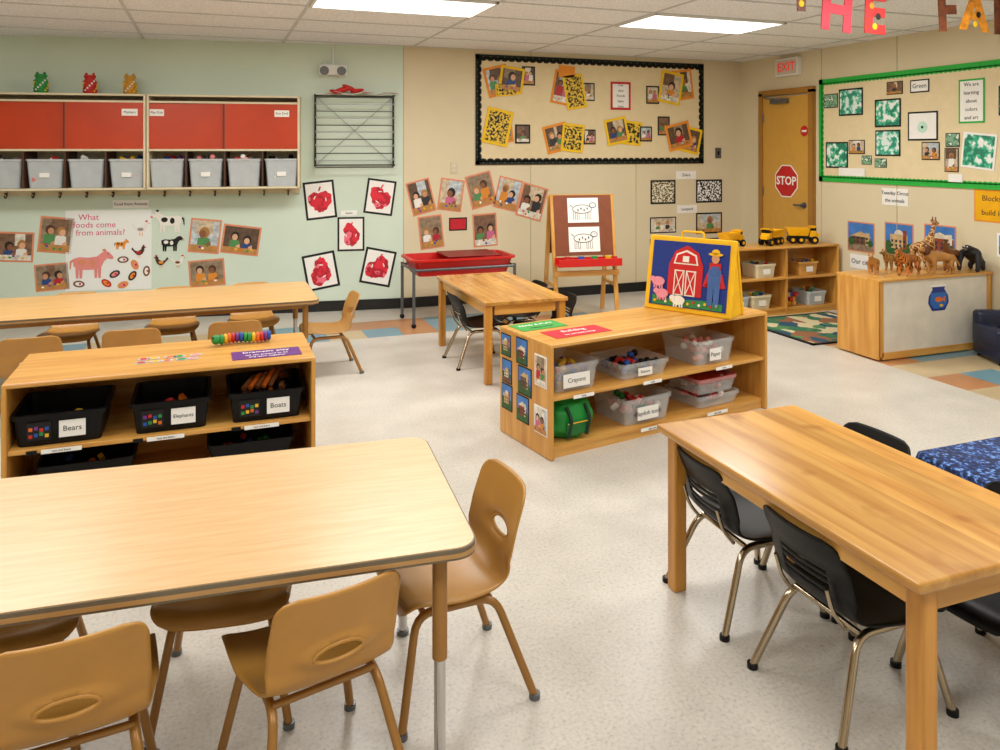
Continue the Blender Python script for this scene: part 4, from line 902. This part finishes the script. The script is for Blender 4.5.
# emergency light
b=B();u,z,_=WG.at(333,70,.05);b.T=WG.mat()
b.box(u,z,.04,.26,.10,.08,WPL,bev=.01);
for s_ in(-1,1): b.cyl((u+s_*.08,z+.045,.05),(u+s_*.08,z+.065,.06),.012,WPL);b.cyl((u+s_*.08,z-.005,.08),(u+s_*.08,z-.015,.13),.04,WPL,r2=.05);b.cyl((u+s_*.08,z-.015,.13),(u+s_*.08,z-.0155,.133),.044,STEEL)
b.tube([(u,z+.05,.012),(u,CEIL-.006,.012)],.011,WPL)
b.done('emergency_light')
b=B();u,z,_=WB.at(454,168);b.T=WB.mat()@TR(u,z,.004);b.box(0,0,0,.075,.12,.008,M_('plate','#CFC6AE',.4),bev=.003);b.box(0,.025,.005,.03,.03,.003,CREAM);b.box(0,-.025,.005,.03,.03,.003,CREAM);b.done('outlet_plate')
b=B();u,z,_=WB.at(718,153);b.T=WB.mat()@TR(u,z,.004);b.box(0,0,0,.08,.12,.008,STEEL,bev=.003);b.box(0,0,.006,.02,.04,.008,BLK);b.done('light_switch')

# door
ua,_,_=WR.at(762,150);ub,_,_=WR.at(816,150);dt=2.12
b=B();b.T=WR.mat();c=(ua+ub)/2;w=ub-ua
b.box(c,dt/2,.018,w-.10,dt,.03,DOORP,bev=.003);b.box(ua+.03,dt/2+.025,.025,.06,dt+.05,.05,DOORF);b.box(ub-.03,dt/2+.025,.025,.06,dt+.05,.05,DOORF);b.box(c,dt+.05,.025,w,.06,.05,DOORF)
b.cyl((ub-.13,.98,.03),(ub-.13,.98,.07),.02,STEEL);b.tube([(ub-.13,.98,.075),(ub-.24,.98,.075)],.01,STEEL);b.cyl((ub-.13,.98,.03),(ub-.13,.98,.038),.035,STEEL)
b.box(ua+.35,dt-.05,.06,.25,.05,.05,STEEL,bev=.005);b.tube([(ua+.4,dt-.03,.07),(ua+.3,dt-.02,.2),(ua+.15,dt+.03,.08)],.008,STEEL)
for z in(.25,1.05,1.85): b.cyl((ua+.065,z,.036),(ua+.065,z+.1,.036),.008,STEEL)
b.done('door_1')
SR=M_('sign_red','#C01218',.4)
b=B();u,z,_=WR.at(789,181);b.T=WR.mat()@TR(u,z,.0345)
oc=lambda r:[(r*math.cos(pi/8+i*pi/4),r*math.sin(pi/8+i*pi/4)) for i in range(8)]
b.poly(oc(.185),0,.002,WHITE);b.poly(oc(.172),.002,.001,SR);b.text('STOP',.125,WHITE,TR(0,0,.004),bold=.003);b.done('stop_sign')
b=B();u,z,_=WR.at(807,131);b.T=WR.mat()@TR(u,z,.0345);b.ell(0,0,.055,.055,0,SR,.002);b.box(0,0,.003,.07,.02,.001,WHITE);b.done('round_red_sign')
b=B();u,z,_=WR.at(787,67,.05);b.T=WR.mat()@TR(u,z,.03);b.box(0,0,0,.34,.19,.06,WPL,bev=.008);b.box(0,0,.03,.30,.15,.004,M_('exit_face','#CFC4B8',.4));b.text('EXIT',.13,M_('exit_red','#E81E12',.4,emit=.4),TR(0,-.002,.034));b.done('exit_sign')

# hanging letters
b=B();y=3.55
AR=M_('art_red','#C01C18',.6,var=.25,scale=30);AP=M_('art_pink','#C4283C',.6,var=.1);AB=M_('art_brown','#6A3416',.6,var=.5,scale=25);AY=M_('art_yellow','#D88A1E',.6,var=.4,scale=20)
for ch,x,z,m_ in [('T',3.14,2.45,AB),('H',3.40,2.35,AP),('E',3.68,2.35,AR),('F',4.26,2.395,AB),('A',4.50,2.41,AY),('R',4.76,2.40,AB),('M',5.05,2.39,AY)]:
    b.text(ch,.33,m_,TR(x,y,z)@Matrix.Rotation(random.uniform(-.1,.1),4,'Y')@RX90,ext=.003,bold=.014)
    for dx in (-.05,.05):
        if z+.1<CEIL-.01: b.tube([(x+dx,y,z+.09),(x+dx,y,CEIL-.004)],.0012,WHITE,5)
    if ch in 'TEA':
        for q in range(3): b.sph((x+.03*math.sin(q*2),y-.004,z-.07+q*.06),.02,[YEL,BLACKP,ORANGE][q],(1,.15,1),u=10,v=6)
b.done('hanging_letter_banner')

# ------------------------------------------------------------------ world + camera
wd=bpy.data.worlds.new('world'); scn.world=wd; wd.use_nodes=True
wd.node_tree.nodes['Background'].inputs[0].default_value=(1,.98,.95,1); wd.node_tree.nodes['Background'].inputs[1].default_value=.4
cd=bpy.data.cameras.new('camera'); cam=bpy.data.objects.new('camera',cd); COL.objects.link(cam)
cam.location=(0,0,CH); cam.rotation_euler=(pi/2,0,-yaw); cd.sensor_width=36; cd.lens=F/1000*36; cd.shift_y=-(375-HY)/1000; cd.clip_start=.05
scn.camera=cam
try: scn.view_settings.view_transform='Standard'
except Exception as e: print(e)
